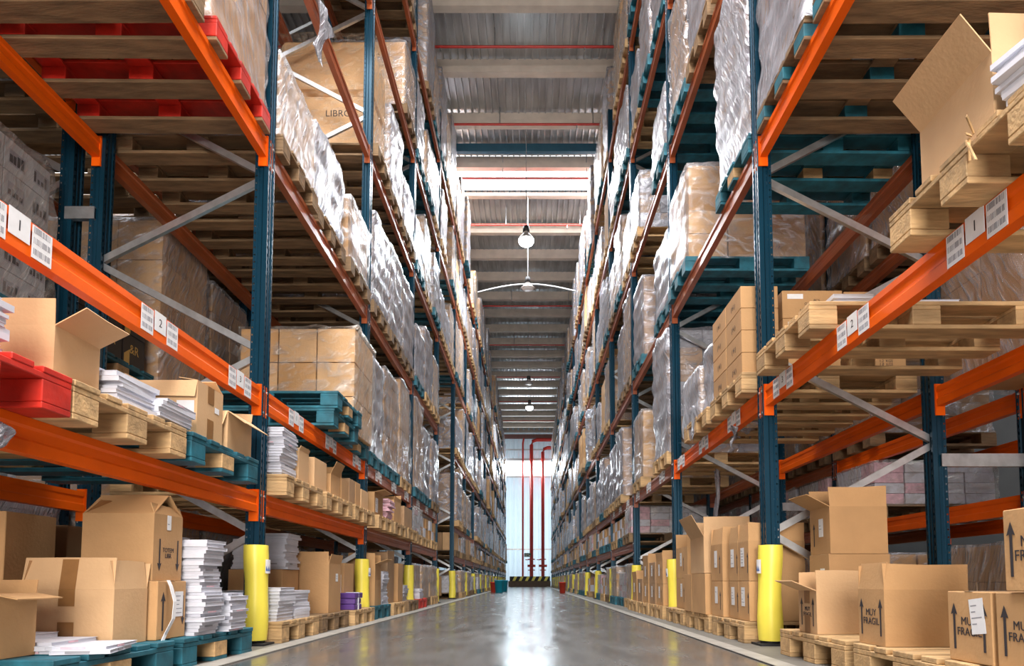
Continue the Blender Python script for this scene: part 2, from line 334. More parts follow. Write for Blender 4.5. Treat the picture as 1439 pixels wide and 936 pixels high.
def beam_mesh(s, x0, ln=B - .12, m=None):
    b = MB(); X = lambda u: x0 + s * u
    P = [(0, 0), (0, .045), (.008, .055), (.008, .09), (0, .1), (0, .13), (.028, .13), (.028, .108), (.05, .108), (.05, 0)]
    b.prism([(X(u), v - .13) for u, v in P], 'y', .115, .115 + ln); return b.mesh('beam', m or ORANGE)
def conn_mesh(s, x0, y, m=None):       # end plate hooked on the upright
    b = MB(); X = lambda u: x0 + s * u; e = -1 if s > 0 else 1
    b.box(X(-.006), X(.055), y - .006, y + .002, -.19, .02)
    b.box(X(-.007), X(-.001), y - .006, y + .05, -.19, .02) if y > 1 else b.box(X(-.007), X(-.001), y - .05, y + .002, -.19, .02)
    for z in (-.165, -.02):
        b.prism([(y - .03 + .009 * math.cos(a), z + .009 * math.sin(a)) if y < 1 else (y + .03 + .009 * math.cos(a), z + .009 * math.sin(a)) for a in [k * math.pi / 3 for k in range(6)]], 'x', X(-.007), X(-.013), 1)
    return b.mesh('beam_connector', [m or ORANGE, GALV])
BAR = []
def barcode_mesh():
    b = MB(); b.box(-.05, .05, -.06, .06, 0, .0012)
    for z in (-.045, -.005, .034):
        for k in range(12):
            b.box(-.042 + k * .007, -.042 + k * .007 + R.choice((.002, .0035, .005)), z, z + .022, .0012, .0018, 1)
    return b.mesh('barcode_label', [LABEL, INKG])
BARM = barcode_mesh()
NUMM = boxmesh('number_label', LABEL, -.05, .05, -.045, .05, 0, .0012)
RK = {}
def rack_parts(s):
    if s in RK: return RK[s]
    d = {}
    d['front'] = up_mesh(s, 0); d['back'] = up_mesh(s, 0)
    d['beamf'] = beam_mesh(s, s * .012); d['beamb'] = beam_mesh(s, s * (D - .06))
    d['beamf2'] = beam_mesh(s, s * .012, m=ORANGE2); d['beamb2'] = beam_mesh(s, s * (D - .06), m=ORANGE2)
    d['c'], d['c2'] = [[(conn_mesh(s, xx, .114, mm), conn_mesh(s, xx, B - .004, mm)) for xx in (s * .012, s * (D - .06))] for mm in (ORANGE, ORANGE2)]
    br = []
    z = .72
    a, c = s * .07, s * (D - .07)
    q = MB(); q.bar((a, .055, z), (c, .055, z - .62 if z > .7 else .1), .045, .03); br.append(q.mesh('brace', GALV))
    while z < HT - 1.2:
        q = MB(); q.bar((a, .055, z + .03), (c, .055, z + .60), .045, .03); br.append(q.mesh('brace', GALV))
        q = MB(); q.bar((c, .055, z + .64), (a, .055, z + 1.20), .045, .03); br.append(q.mesh('brace', GALV)); z += 1.23
    d['brace'] = br
    q = MB(); q.box(-.03 * s, s * .13, -.03, .14, 0, .01); q.lathe([(0, .03), (.012, .03), (.012, .01)], 6, 0, (s * .115, .125)); d['foot'] = q.mesh('base_plate', DARKST)
    RK[s] = d; return d
def rack_bay(x, s, k, levels, label, beams=True, top=None, labels=False, conn=True):
    d = rack_parts(s); t = thing('rack_bay', label, 'pallet rack', (x, Y0 + B * k, 0), 0, 'bays of pallet racking')
    obj('upright', d['front'], t); obj('upright', d['back'], t, (s * (D - .09), 0, 0))
    obj('base_plate', d['foot'], t); obj('base_plate', d['foot'], t, (s * (D - .1), 0, 0))
    for m in d['brace']: obj('brace', m, t)
    if beams:
        for z in levels:
            for i, key in enumerate(('beamf', 'beamb')):
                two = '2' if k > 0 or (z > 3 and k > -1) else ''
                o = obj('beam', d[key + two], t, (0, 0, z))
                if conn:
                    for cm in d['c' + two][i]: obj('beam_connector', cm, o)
                if labels and i == 0 and z == 1.70:
                    for j in range(3):
                        yy = .68 + .9 * j; r = FACE['nx'] if s > 0 else FACE['px']; u = 1 if s < 0 else -1
                        for dy in (-.11, .11):
                            obj('barcode_label', BARM, o, (s * .0105, yy + dy, -.065), r, 'white barcode sticker')
                        nl = obj('number_label', NUMM, o, (s * .0105, yy, -.045), r, 'white sticker with a handwritten number')
                        if k < 2: obj('printed_number', text_mesh('123'[j], .055, INK), nl, (0, 0, .0014))
    return t
LEVELS_OF = {}
for side, x, s in (('left', XL, -1), ('right', XR, 1)):
    for k in range(-1, 17):
        lv = LV[1:]
        if side == 'left' and k == 3: lv = LV[4:]
        if side == 'right' and k < 2: lv = LV[2:]
        LEVELS_OF[side, k] = lv
        rack_bay(x, s, k, lv, '%s rack bay of blue uprights and orange beams, %s from the camera' % (side, ORD[k + 1]), beams=k < 16, labels=k < 3, conn=k < 6)
BL = XL - D - .12; BR = XR + D + .55     # back to back racks behind
for side, x, s in (('left', BL, -1), ('right', BR, 1)):
    for k in range(-1, 4):
        rack_bay(x, s, k, [1.92, 3.8, 5.6, 7.3] if side == 'left' else [1.0, 1.70, 3.41, 5.23, 7.03], '%s rear rack bay standing behind the aisle rack, %s from the camera' % (side, ORD[k + 1]), conn=k < 2)
    for k in range(0, 3):
        for z in (1.17 if side == 'right' else 1.1, 2.85, 4.6):
            g = (.12 if side == 'left' else .55); q = MB(); q.box(-s * (g + .04), s * .04, -.012, -.003, z, z + .085); q.box(-s * (g + .04), s * .04, -.003, .025, z, z + .004); q.box(-s * (g + .04), s * .04, -.003, .025, z + .081, z + .085)
            tag(obj('row_spacer', q.mesh('row_spacer', GALV), None, (x, Y0 + B * k, 0)), 'galvanised spacer joining the two %s racks at %s upright, %s one' % (side, ['first', 'second', 'third'][k], {1.17: 'lower', 1.1: 'lower', 2.85: 'middle', 4.6: 'upper'}[z]), 'bracket')
# yellow post guards
def guard_mesh(seed):
    r = random.Random(seed); b = MB(); N = 14; H = .62; pr = []
    for i in range(9):
        z = .035 + H * i / 8; rad = .078 + .004 * math.sin(i * 1.1 + seed) - .004 * (i / 8)
        for j in range(N + 1):
            a = math.radians(-150 + 300 * j / N); pr.append((rad * math.cos(a) + .006 * math.sin(i * .5 + seed), rad * 1.05 * math.sin(a), z))
    b.v = pr; o = (N + 1)
    b.f = [(i * o + j, i * o + j + 1, (i + 1) * o + j + 1, (i + 1) * o + j) for i in range(8) for j in range(N)]; b.m = [0] * len(b.f)
    me = b.mesh('post_guard', YEL, True); return me
GM = [guard_mesh(i) for i in range(4)]
q = MB(); q.box(-.10, .1, -.09, .09, .004, .018); q.lathe([(.068, .018), (.068, .05)], 14); GF = q.mesh('guard_foot', BLK)
STK = MB(); STK.lathe([(.0795, .50), (.0795, .56)], 14); 
def sticker():
    b = MB(); N = 5
    b.v = [(.0835 * math.cos(a), .0875 * math.sin(a), z) for z in (.47, .56) for a in [math.radians(-150 + 12 * j) for j in range(N)]]
    b.f = [(j, j + 1, N + j + 1, N + j) for j in range(N - 1)]; b.m = [0] * 4
    b.add([(.0840 * math.cos(a), .0880 * math.sin(a), z) for z in (.485, .52) for a in [math.radians(-146 + 12 * j) for j in range(4)]], [(j, j + 1, 5 + j - 1, 4 + j) for j in range(3)], 1)
    return b.mesh('sticker', [LABEL, INKB])
STM = sticker()
for side, x, s in (('left', XL, -1), ('right', XR, 1)):
    for k in range(-1, 16):
        t = thing('post_guard', 'yellow post guard on the %s rack, %s from the camera' % (side, ORD[k + 1]), 'post guard', (x + s * .03, Y0 + B * k + .04, 0), 0 if s < 0 else math.pi, 'yellow post guards')
        sh = obj('shell', GM[k % 4], t); sh.rotation_euler = (math.radians(R.uniform(-.8, .8)), math.radians(R.uniform(-.8, .8)), 0)
        if side == 'right' and k == 1: sh.rotation_euler = (0, math.radians(3.5), 0)
        obj('foot', GF, t)
        if k < 2: obj('sticker', STM, sh, (0, 0, 0), (0, 0, math.radians(122 if s < 0 else 132)), 'small blue and white sticker')

# ------------------------------------------------------------------ pallets (0.8 along the aisle, 1.2 deep)
def pal_boards(seed):
    r = random.Random(seed); P = {}
    b = MB()
    for i, (y, wd) in enumerate([(-.3275, .145), (-.165, .1), (0, .145), (.165, .1), (.3275, .145)]):
        e = r.uniform(-.006, .006); b.box(-.6 + e, .6 + e, y - wd / 2, y + wd / 2, .122, .144)
    for x in (-.5275, 0, .5275): b.box(x - .0725, x + .0725, -.4, .4, .1, .1215)
    P['deck'] = b
    P['block'] = []
    for x in (-.5275, 0, .5275):
        for y, wd in ((-.3275, .145), (0, .145), (.3275, .145)):
            b = MB(); e = r.uniform(-.006, .006); b.box(x - .0725, x + .0725, y - wd / 2 + e, y + wd / 2 + e, .0225, .0995); P['block'].append(b)
    P['skid'] = []
    for y, wd in ((-.3275, .145), (0, .145), (.3275, .145)):
        b = MB(); b.box(-.6, .6, y - wd / 2, y + wd / 2, 0, .022); P['skid'].append(b)
    return P
PM = {}
for kind, m in (('wood', WOOD), ('old', WOODO), ('blue', WBLUE), ('red', WRED), ('redwood', WRED), ('bluewood', WBLUE)):
    P = pal_boards(len(PM)); allb = MB()
    for q in [P['deck']] + P['block'] + P['skid']:
        o = len(allb.v); allb.v += q.v; allb.f += [tuple(o + i for i in f) for f in q.f]; allb.m += q.m
    bd = WOODO if kind in ('redwood', 'bluewood') else m
    PM[kind] = dict(one=allb.mesh('pallet', m), deck=P['deck'].mesh('deck_boards', bd if kind == 'bluewood' else m, bevel=.003), block=[q.mesh('block', WOOD if kind == 'blue' and i % 3 == 1 else m, bevel=.003) for i, q in enumerate(P['block'])],
                    skid=[q.mesh('bottom_board', bd, bevel=.003) for i, q in enumerate(P['skid'])], raw=allb, mat=m)
PCOL = {'wood': 'pale wooden', 'old': 'darkened old wooden', 'blue': 'blue painted', 'red': 'red painted', 'redwood': 'red and bare wood', 'bluewood': 'dark wooden blue-blocked'}
PAL = []      # every pallet: dist, x, y, z, kind, label, rz
def pallet(x, y, z, kind, where, rz=0):
    PAL.append((math.dist((x, y, z), (0, 0, .4)), x, y, z, kind, PCOL[kind] + ' pallet, ' + where, rz))

# ------------------------------------------------------------------ wrapped loads
def grid_side(b, p0, du, dv, nu, nv, disp, mi=0):
    o = len(b.v); n = du.cross(dv).normalized()
    for j in range(nv + 1):
        for i in range(nu + 1):
            p = p0 + du * (i / nu) + dv * (j / nv)
            b.v.append(tuple(disp(p, n)))
    for j in range(nv):
        for i in range(nu):
            a = o + j * (nu + 1) + i; b.f.append((a, a + 1, a + nu + 2, a + nu + 1)); b.m.append(mi)
from mathutils import noise
def film_mesh(name, wx, wy, h, seed, m, cell=.05, rough=.012, bulge=.015, drape=0):
    b = MB(); off = Vector((seed * 7.3, seed * 3.1, seed * 1.7))
    def disp(p, n):
        c = Vector((p.x / (wx / 2), p.y / (wy / 2), 0))
        q = p.copy(); rr = noise.noise(Vector((p.x * 2.2 + p.z * 1.6, p.y * 3 + p.z * 1.1, p.z * 1.5 - p.y)) * 2.1 + off)
        r2 = noise.noise(Vector((p.x * 7, p.y * 9 + p.z * 7, p.z * 5)) + off)
        a = (rr * rough * 1.5 + r2 * rough * .8)
        band = .006 * math.sin(p.z * 27 + seed)
        ax = (abs(c.x) ** 6) ; ay = (abs(c.y) ** 6)
        q.x += math.copysign(1, c.x) * ax * (a + band + bulge); q.y += math.copysign(1, c.y) * ay * (a + band + bulge)
        if ax > .5 and ay > .5: q.x *= .985; q.y *= .985      # soft corners
        if p.z > h - .01: q.z += abs(rr) * .03
        if p.z < .01: q.z -= (.02 + drape * abs(rr))
        q.x += .01 * math.sin(p.z * 2 + seed) ; return q
    X, Y, Z = wx / 2, wy / 2, h; nx, ny, nz = max(4, int(wx / cell)), max(4, int(wy / cell)), max(4, int(h / cell))
    grid_side(b, Vector((-X, -Y, 0)), Vector((wx, 0, 0)), Vector((0, 0, h)), nx, nz, disp)
    grid_side(b, Vector((X, -Y, 0)), Vector((0, wy, 0)), Vector((0, 0, h)), ny, nz, disp)
    grid_side(b, Vector((X, Y, 0)), Vector((-wx, 0, 0)), Vector((0, 0, h)), nx, nz, disp)
    grid_side(b, Vector((-X, Y, 0)), Vector((0, -wy, 0)), Vector((0, 0, h)), ny, nz, disp)
    grid_side(b, Vector((-X, -Y, h)), Vector((wx, 0, 0)), Vector((0, wy, 0)), nx, ny, disp)
    me = b.mesh(name, m, True)
    bm = bmesh.new(); bm.from_mesh(me); bmesh.ops.remove_doubles(bm, verts=bm.verts, dist=.0005); bm.to_mesh(me); bm.free()
    me.polygons.foreach_set('use_smooth', [True] * len(me.polygons)); b.me = me; return b, me
def cartons_raw(wx, wy, h, nx, ny, nz, seed, mis, gap=.004, jit=.006):
    r = random.Random(seed); b = MB()
    for k in range(nz):
        ax, ay = (nx, ny) if k % 2 == 0 or nx == ny else (nx, ny)
        for i in range(ax):
            for j in range(ay):
                x0 = -wx / 2 + wx * i / ax; y0 = -wy / 2 + wy * j / ay; z0 = h * k / nz
                jx, jy = r.uniform(-jit, jit), r.uniform(-jit, jit)
                b.box(x0 + gap + jx, x0 + wx / ax - gap + jx, y0 + gap + jy, y0 + wy / ay - gap + jy, z0 + .002, z0 + h / nz - .002, r.choice(mis))
    return b
LOADS = {}
MIX = [CARD, CARD2, CARD3, PAPER, INKR]
def proto(key, h, grid, mats, fm, desc, wx=1.14, wy=.78, seed=1, mis=(0,)):
    b = cartons_raw(wx, wy, h, *grid, seed, mis); me = b.mesh('cartons', mats)
    fb = fme = fl = None
    if fm:
        fb, fme = film_mesh('stretch_film', wx + .015, wy + .015, h + .01, seed, fm)
        fl, _ = film_mesh('stretch_film', wx + .015, wy + .015, h + .01, seed, fm, cell=.2)
    LOADS[key] = dict(h=h, b=b, me=me, mats=mats, fb=fl, fme=fme, fm=fm, desc=desc)
proto('tall_a', 1.36, (3, 2, 4), [CARD, CARD2], FILM, 'silvery wrapped tall carton load', seed=1, mis=(0, 0, 1))
proto('tall_b', 1.36, (3, 3, 7), [CARD2, PAPER], FILMG, 'tall grey wrapped bundle load', seed=2, mis=(0, 1, 1))
proto('tall_c', 1.22, (4, 2, 9), [CARD3, CARD], FILM, 'brown wrapped banded load', seed=3, mis=(0, 1))
proto('tall_d', 1.10, (2, 2, 5), [CARD], FILMG, 'thickly wrapped grey load', seed=4)
proto('mid_a', .92, (3, 2, 4), [CARD2, CARD], FILM, 'wrapped tan carton load', seed=5, mis=(0, 1))
proto('mid_b', .80, (4, 3, 8), [PAPER, CARD2], FILMG, 'wrapped white bundle load', seed=6, mis=(0, 0, 1))
proto('mid_c', .60, (3, 2, 3), [CARD2, CARD], FILM, 'short wrapped carton load', seed=16, mis=(0, 1))
proto('mid_d', .72, (4, 2, 6), [CARD3, CARD], FILMG, 'short grey wrapped load', seed=17, mis=(0, 1))
proto('mid_e', 1.0, (3, 2, 5), [CARD3], FILMG, 'dull grey wrapped load', seed=18)
proto('bare_a', 1.1, (3, 2, 4), [CARD, CARD2], None, 'unwrapped brown carton load', seed=7, mis=(0, 0, 1))
proto('top_a', 1.75, (3, 2, 6), [CARD2, CARD], FILMG, 'very tall silver wrapped load', seed=8, mis=(0, 1))
proto('top_b', 2.05, (3, 2, 8), [PAPER, CARD2], FILMG, 'very tall whitish wrapped load', seed=9, mis=(0, 1))
proto('top_c', 1.5, (3, 3, 6), [CARD, CARD3], FILMC, 'tall tan clear-wrapped load', seed=10, mis=(0, 1))
proto('low_a', .52, (3, 2, 2), [CARD, CARD2], FILM, 'low wrapped carton load', seed=12, mis=(0, 1))
proto('low_b', .40, (4, 3, 4), [PAPER, PAPR], FILMC, 'low printed bundle load', seed=13, mis=(0, 0, 1))
proto('low_c', .41, (4, 2, 1), [CARD2, CARD3], None, 'low row of cartons', seed=14, mis=(0, 1))
proto('low_d', .34, (3, 3, 2), [CARD, PAPER], None, 'low carton and paper pile', seed=15, mis=(0, 0, 1))
LD = []
def load(x, y, z, key, where, rz=0, desc=None):
    LD.append((math.dist((x, y, z), (0, 0, .4)), x, y, z, key, (desc or LOADS[key]['desc']) + ', ' + where, rz))

def slot_xy(side, k, j, over=.13):
    y = Y0 + B * k + .11 + .445 + .9 * j - .01
    x = XL - .6 + over if side == 'left' else XR + .6 - over
    return x, y
def where(side, k, lvl, j): return '%s rack, %s bay, %s, %s' % (side, ORD[k + 1], LVN[lvl], SLN[j])
SKIP = set(); FORCE = {}
def clear(side, k, l, js=(0, 1, 2)):
    for j in js: SKIP.add((side, k, l, j))
for j in (0, 1, 2):
    clear('left', -1, 1); clear('left', -1, 2); clear('left', 0 - 1, 0)
# near slots that are set by hand or empty (k = -1 is the bay beside the camera)
for l in (0, 1, 2, 4, 5, 6): clear('left', -1, l); clear('right', -1, l)
for l in (0, 1): clear('left', 0, l); clear('right', 0, l)
clear('left', 0, 2, (0, 1)); clear('left', 0, 4); clear('left', 3, 0)
clear('right', 0, 2, (0, 1, 2)); clear('right', 0, 3, (1,)); clear('right', 1, 0); clear('right', 1, 2, (1,)); clear('right', -1, 1)
clear('left', 1, 0); clear('left', 1, 1)
FORCE.update({('left', -1, 3, 2): ('redwood', 'tall_a'), ('left', -1, 3, 1): ('old', 'tall_c'), ('left', -1, 3, 0): ('old', 'tall_a'),
    ('left', 0, 3, 0): ('wood', 'mid_c'), ('left', 0, 3, 1): ('wood', 'mid_d'), ('left', 0, 3, 2): ('wood', 'mid_c'),
    ('left', 0, 2, 2): ('blue', None),
    ('left', 1, 2, 0): ('blue', 'tall_d'), ('left', 1, 2, 1): ('blue', 'tall_c'), ('left', 1, 2, 2): ('wood', 'tall_a'),
    ('left', 1, 3, 0): ('wood', 'mid_e'), ('left', 1, 3, 1): ('wood', 'tall_d'), ('left', 1, 3, 2): ('wood', 'tall_d'),
    ('left', 1, 4, 0): ('wood', None), ('left', 1, 4, 1): ('wood', 'tall_d'), ('left', 1, 4, 2): ('wood', 'mid_d'), ('left', 0, 5, 1): None, ('left', 0, 5, 0): None, ('left', 1, 5, 0): None, ('left', 1, 5, 1): None,
    ('right', -1, 3, 0): ('bluewood', 'bare_a'), ('right', -1, 3, 1): ('bluewood', 'tall_b'), ('right', -1, 3, 2): ('bluewood', 'tall_b'),
    ('right', 0, 3, 0): ('blue', 'tall_b'), ('right', 0, 3, 2): ('blue', 'mid_a'),
    ('right', 0, 4, 2): ('blue', 'tall_c'), ('right', 1, 3, 0): ('blue', 'mid_b'), ('right', 1, 2, 0): ('wood', 'tall_b'), ('right', 1, 3, 1): None})
def fill():
    for side in ('left', 'right'):
        for k in range(-1, 16):
            lv = LEVELS_OF[side, k]
            for l in range(0, 7):
                if l and LV[l] not in lv: continue
                for j in range(3):
                    if (side, k, l, j) in SKIP: continue
                    f = FORCE.get((side, k, l, j), 0)
                    if f is None: continue
                    over = (.03 if side == 'left' else .03) + (.07 if R.random() < .12 and k > 3 else 0)
                    x, y = slot_xy(side, k, j, over + R.uniform(-.02, .02))
                    z = LV[l] + (.001 if l else .004)
                    pk = R.choice(['wood', 'wood', 'wood', 'old', 'blue'] if side == 'left' else ['wood', 'blue', 'blue', 'old', 'wood'])
                    if l == 0: kk = R.choice(['low_a', 'low_b', 'low_a', 'low_d'])
                    elif l == 1: kk = R.choice(['low_c', 'low_b', 'low_d'])
                    elif l == 6: kk = R.choice(['top_a', 'top_b', 'top_c', 'tall_a', 'top_a', 'mid_a'])
                    elif l == 2: kk = R.choice(['tall_a', 'tall_c', 'tall_d', 'mid_a', 'mid_b', 'mid_a', 'mid_d', 'mid_e'])
                    else: kk = R.choice(['tall_a', 'tall_b', 'tall_c', 'tall_d', 'mid_a', 'mid_b', 'mid_d', 'mid_e', 'bare_a' if k > 2 else 'tall_d'])
                    if not f and R.random() < (.10 if l > 1 else .05): continue
                    if l == 6 and k > 11: kk = R.choice(['tall_a', 'tall_b'])
                    if f: pk, kk = f
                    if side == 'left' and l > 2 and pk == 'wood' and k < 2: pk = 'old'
                    wh = where(side, k, l, j); rz = R.uniform(-.015, .015)
                    pallet(x, y, z, pk, wh, rz)
                    if kk: load(x + (-.01 if side == 'left' else .01), y, z + .146, kk, wh, rz + R.uniform(-.01, .01))
fill()
# rear racks: what shows through the near bays
def rear(side, k, j, z, pk, kk, lname):
    x = (BL - .54) if side == 'left' else (BR + .54); y = Y0 + B * k + .545 + .9 * j
    wh = '%s rear rack, %s bay, %s, %s' % (side, ORD[k + 1], lname, SLN[j])
    pallet(x, y, z + .001, pk, wh)
    if kk: load(x, y, z + .148, kk, wh)
for k in range(-1, 4):
    for j in range(3):
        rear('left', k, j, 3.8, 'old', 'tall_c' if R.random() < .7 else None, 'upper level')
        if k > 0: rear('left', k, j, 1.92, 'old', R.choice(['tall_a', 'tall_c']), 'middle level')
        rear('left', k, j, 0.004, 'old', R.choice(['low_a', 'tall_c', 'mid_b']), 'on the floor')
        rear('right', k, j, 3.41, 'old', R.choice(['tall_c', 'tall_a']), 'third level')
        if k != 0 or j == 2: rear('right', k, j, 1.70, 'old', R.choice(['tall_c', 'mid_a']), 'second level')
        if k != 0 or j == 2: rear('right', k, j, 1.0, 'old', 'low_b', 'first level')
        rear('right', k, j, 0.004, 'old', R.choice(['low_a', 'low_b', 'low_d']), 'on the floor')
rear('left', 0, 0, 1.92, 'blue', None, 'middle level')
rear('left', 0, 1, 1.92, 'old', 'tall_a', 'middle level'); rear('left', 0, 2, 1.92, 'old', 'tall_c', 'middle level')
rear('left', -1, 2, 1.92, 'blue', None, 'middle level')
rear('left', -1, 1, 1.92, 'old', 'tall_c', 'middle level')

# ------------------------------------------------------------------ cartons
def flap_mesh(wd, ln, m, seed=0):
    r = random.Random(seed); t = .004; b = MB(); e = [r.uniform(-.006, .006) for _ in range(4)]
    b.prism([(-wd / 2 + .002, 0), (wd / 2 - .002, 0), (wd / 2 - .002 + e[0], ln + e[1]), (0, ln + e[2]), (-wd / 2 + .002 - e[0], ln + e[3])], 'y', -t / 2, t / 2)
    return b.mesh('flap', m)
def carton(label, x0, x1, y0, y1, z, h, flaps=None, m=None, fh=None, tape=None, rz=0, marks=(), group=None, name='carton', cat='carton', seam=True):
    """flaps: dict side -> opening angle from upright, None = closed; sides cam, far, nx, px"""
    m = m or CARD; wx, wy = x1 - x0, y1 - y0
    t = thing(name, label, cat, ((x0 + x1) / 2, (y0 + y1) / 2, z + .001), rz, group); th = .005
    b = MB()
    if flaps is None:
        b.box(-wx / 2, wx / 2, -wy / 2, wy / 2, 0, h); obj('body', b.mesh('body', m, bevel=.003), t)
        if seam:
            b = MB(); b.box(-wx / 2 - .001, wx / 2 + .001, -.022, .022, h + .0004, h + .0012) if wx > wy else b.box(-.022, .022, -wy / 2 - .001, wy / 2 + .001, h + .0004, h + .0012)
            obj('tape', b.mesh('tape', TAPEC), t)
    else:
        X, Y = wx / 2, wy / 2
        b.box(-X, X, -Y, -Y + th, 0, h); b.box(-X, X, Y - th, Y, 0, h); b.box(-X, -X + th, -Y + th, Y - th, 0, h); b.box(X - th, X, -Y + th, Y - th, 0, h); b.box(-X + th, X - th, -Y + th, Y - th, 0, th)
        obj('body', b.mesh('body', m), t)
        fl = fh or min(wx, wy) / 2
        for sd, a in flaps.items():
            if isinstance(a, tuple): a, f2 = a
            else: f2 = fl
            a = math.radians(a)
            if sd in ('cam', 'far'):
                me = flap_mesh(wx, f2, m, R.random()); sg = 1 if sd == 'cam' else -1
                fo = obj('flap', me, t, (0, -sg * (Y - .0022), h), (a * sg, 0, 0))
                if tape and sd in tape: obj('tape', boxmesh('tape', TAPE, -.034, .034, -.0032, -.0024, 0, f2 * .98), fo, label='brown packing tape strip')
            else:
                me = flap_mesh(wy, f2, m, R.random()); sg = 1 if sd == 'px' else -1
                o = obj('flap', me, t, (sg * (X - .0022), 0, h)); o.rotation_euler = (Matrix.Rotation(sg * a, 3, 'Y') @ Matrix.Rotation(math.pi / 2, 3, 'Z')).to_euler()
    def put(nm, me, sd, u, v, lab=None, lift=.0015):
        if sd == 'cam': p = (u, -wy / 2 - lift, v)
        elif sd == 'far': p = (-u, wy / 2 + lift, v)
        elif sd == 'px': p = (wx / 2 + lift, u, v)
        else: p = (-wx / 2 - lift, -u, v)
        return obj(nm, me, t, p, FACE[sd], lab)
    if tape:
        for sd in tape:
            [put('tape', boxmesh('tape', TAPE, -.034, .034, u0, u1, 0, .001), sd, 0, h / 2, 'brown packing tape strip') for u0, u1 in ((-h / 2, -h * .08), (h * .2, h / 2))]
    for mk in marks:
        k, sd, u, v, sz = mk[:5]
        if k == 'up' or k == 'down' or k == 'upb':
            b = MB(); g = 1 if k != 'down' else -1; a = sz
            b.prism([(-.007 * a / .1, -a * g), (.007 * a / .1, -a * g), (.007 * a / .1, a * .55 * g), (.022 * a / .1, a * .5 * g), (0, a * g), (-.022 * a / .1, a * .5 * g), (-.007 * a / .1, a * .55 * g)], 'z', 0, .0006)
            put('printed_arrow', b.mesh('printed_arrow', INKB if k == 'upb' else INK), sd, u, v)
        elif k == 'text': put('printed_text', text_mesh(mk[5], sz, INK), sd, u, v)
        elif k == 'label':
            b = MB(); lw, lh = sz; b.box(-lw / 2, lw / 2, -lh / 2, lh / 2, 0, .0008)
            for q in range(int(lh / .02) - 1):
                if R.random() < .75: b.box(-lw * .4, R.uniform(-.1, .4) * lw, lh / 2 - .02 * (q + 1) - .004, lh / 2 - .02 * (q + 1), .0008, .0012, 1)
            o = put('paper_label', b.mesh('paper_label', [LABEL, INKG]), sd, u, v, 'white printed label'); 
            if len(mk) > 5: o.rotation_euler.rotate_axis('Z', mk[5])
    return t
FRAG = lambda sd, w_, h_, s=1: [('up', sd, -w_ * .36, h_ * .5, h_ * .33), ('up', sd, w_ * .36, h_ * .5, h_ * .33), ('text', sd, 0, h_ * .5, .052 * s, 'MUY\nFRAGIL')]
# ------------------------------------------------------------------ booklets
BK = []
for i, (sx, sy, t, m, m2) in enumerate([(.21, .295, .017, PAPER, PAPER), (.21, .28, .012, PAPER, PAPR), (.215, .30, .022, PAPER, PAPER), (.2, .27, .015, PAPER, INKG), (.21, .29, .018, PAPR, PAPER)]):
    b = MB(); X, Y = sx / 2, sy / 2
    b.box(-X, X, -Y, Y, 0, .0015, 0); b.box(-X, X, -Y, Y, t - .0015, t, 0); b.box(-X, -X + .002, -Y, Y, 0.0015, t - .0015, 0); b.box(-X + .002, X - .003, -Y + .003, Y - .003, .0015, t - .0015, 0)
    if m2 is not m: b.box(-X * .5, X * .3, -Y - .0004, -Y + .001, t * .2, t * .8, 1); b.box(X - .002, X + .0004, -Y * .3, Y * .1, t * .2, t * .8, 1)
    BK.append((b.mesh('booklet', [m, m2]), t))
def booklets(x, y, z, n, group, label, kinds=(0, 0, 1, 2, 3), jit=.014, rz=0, lean=0, fl=True):
    a = R.uniform(0, 6)
    for i in range(n):
        me, t = BK[R.choice(kinds)]
        o = obj('booklet', me, None, (x + R.gauss(0, jit * .6) + lean * i * t + (.01 * math.sin(i * .35 + a) if fl else 0), y + R.gauss(0, jit * .6), z), (0, 0, rz + R.gauss(0, .03 if fl else .005) + R.choice((0, 0, math.pi))))
        tag(o, label, 'booklet', group); z += t + .0006
    return z

# ------------------------------------------------------------------ left rack, floor, nearest bay
PT = .149
pallet(-2.24, 2.74, .004, 'blue', 'on the floor at bottom left of left rack under taped carton')
pallet(-2.24, 3.62, .004, 'blue', 'on the floor of left rack just before nearest yellow post')
carton('open brown carton with brown tape strips, flaps raised, bottom left on blue pallet', -2.13, -1.735, 2.83, 3.075, PT, .235,
       {'cam': (-8, .13), 'far': (10, .12), 'px': (-10, .12), 'nx': (-14, .12)}, CARD2, tape=['cam'])
carton('small closed carton with dark up arrows and paper label beside taped open carton', -2.02, -1.70, 3.095, 3.35, PT, .27, None, CARD,
       marks=[('up', 'px', -.08, .13, .09), ('label', 'px', .06, .16, (.075, .12)), ('down', 'px', .1, .13, .07)])
q = MB(); pts = [(0, 0, .0), (.012, .005, -.03), (.03, .01, -.10), (.03, .0, -.18), (.006, -.02, -.25), (.01, -.06, -.29)]
for i in range(5):
    p, r_ = pts[i], pts[i + 1]; q.add([(p[0], p[1] - .014, p[2]), (p[0], p[1] + .014, p[2]), (r_[0], r_[1] + .014, r_[2]), (r_[0], r_[1] - .014, r_[2]), (p[0] + .002, p[1] - .014, p[2]), (p[0] + .002, p[1] + .014, p[2]), (r_[0] + .002, r_[1] + .014, r_[2]), (r_[0] + .002, r_[1] - .014, r_[2])],
    [(0, 1, 2, 3), (4, 7, 6, 5), (0, 3, 7, 4), (1, 5, 6, 2)])
tag(obj('strap', q.mesh('strap', LABEL), None, (-1.694, 3.17, PT + .275)), 'loose white strap hanging down the small arrowed carton at left', 'strap')
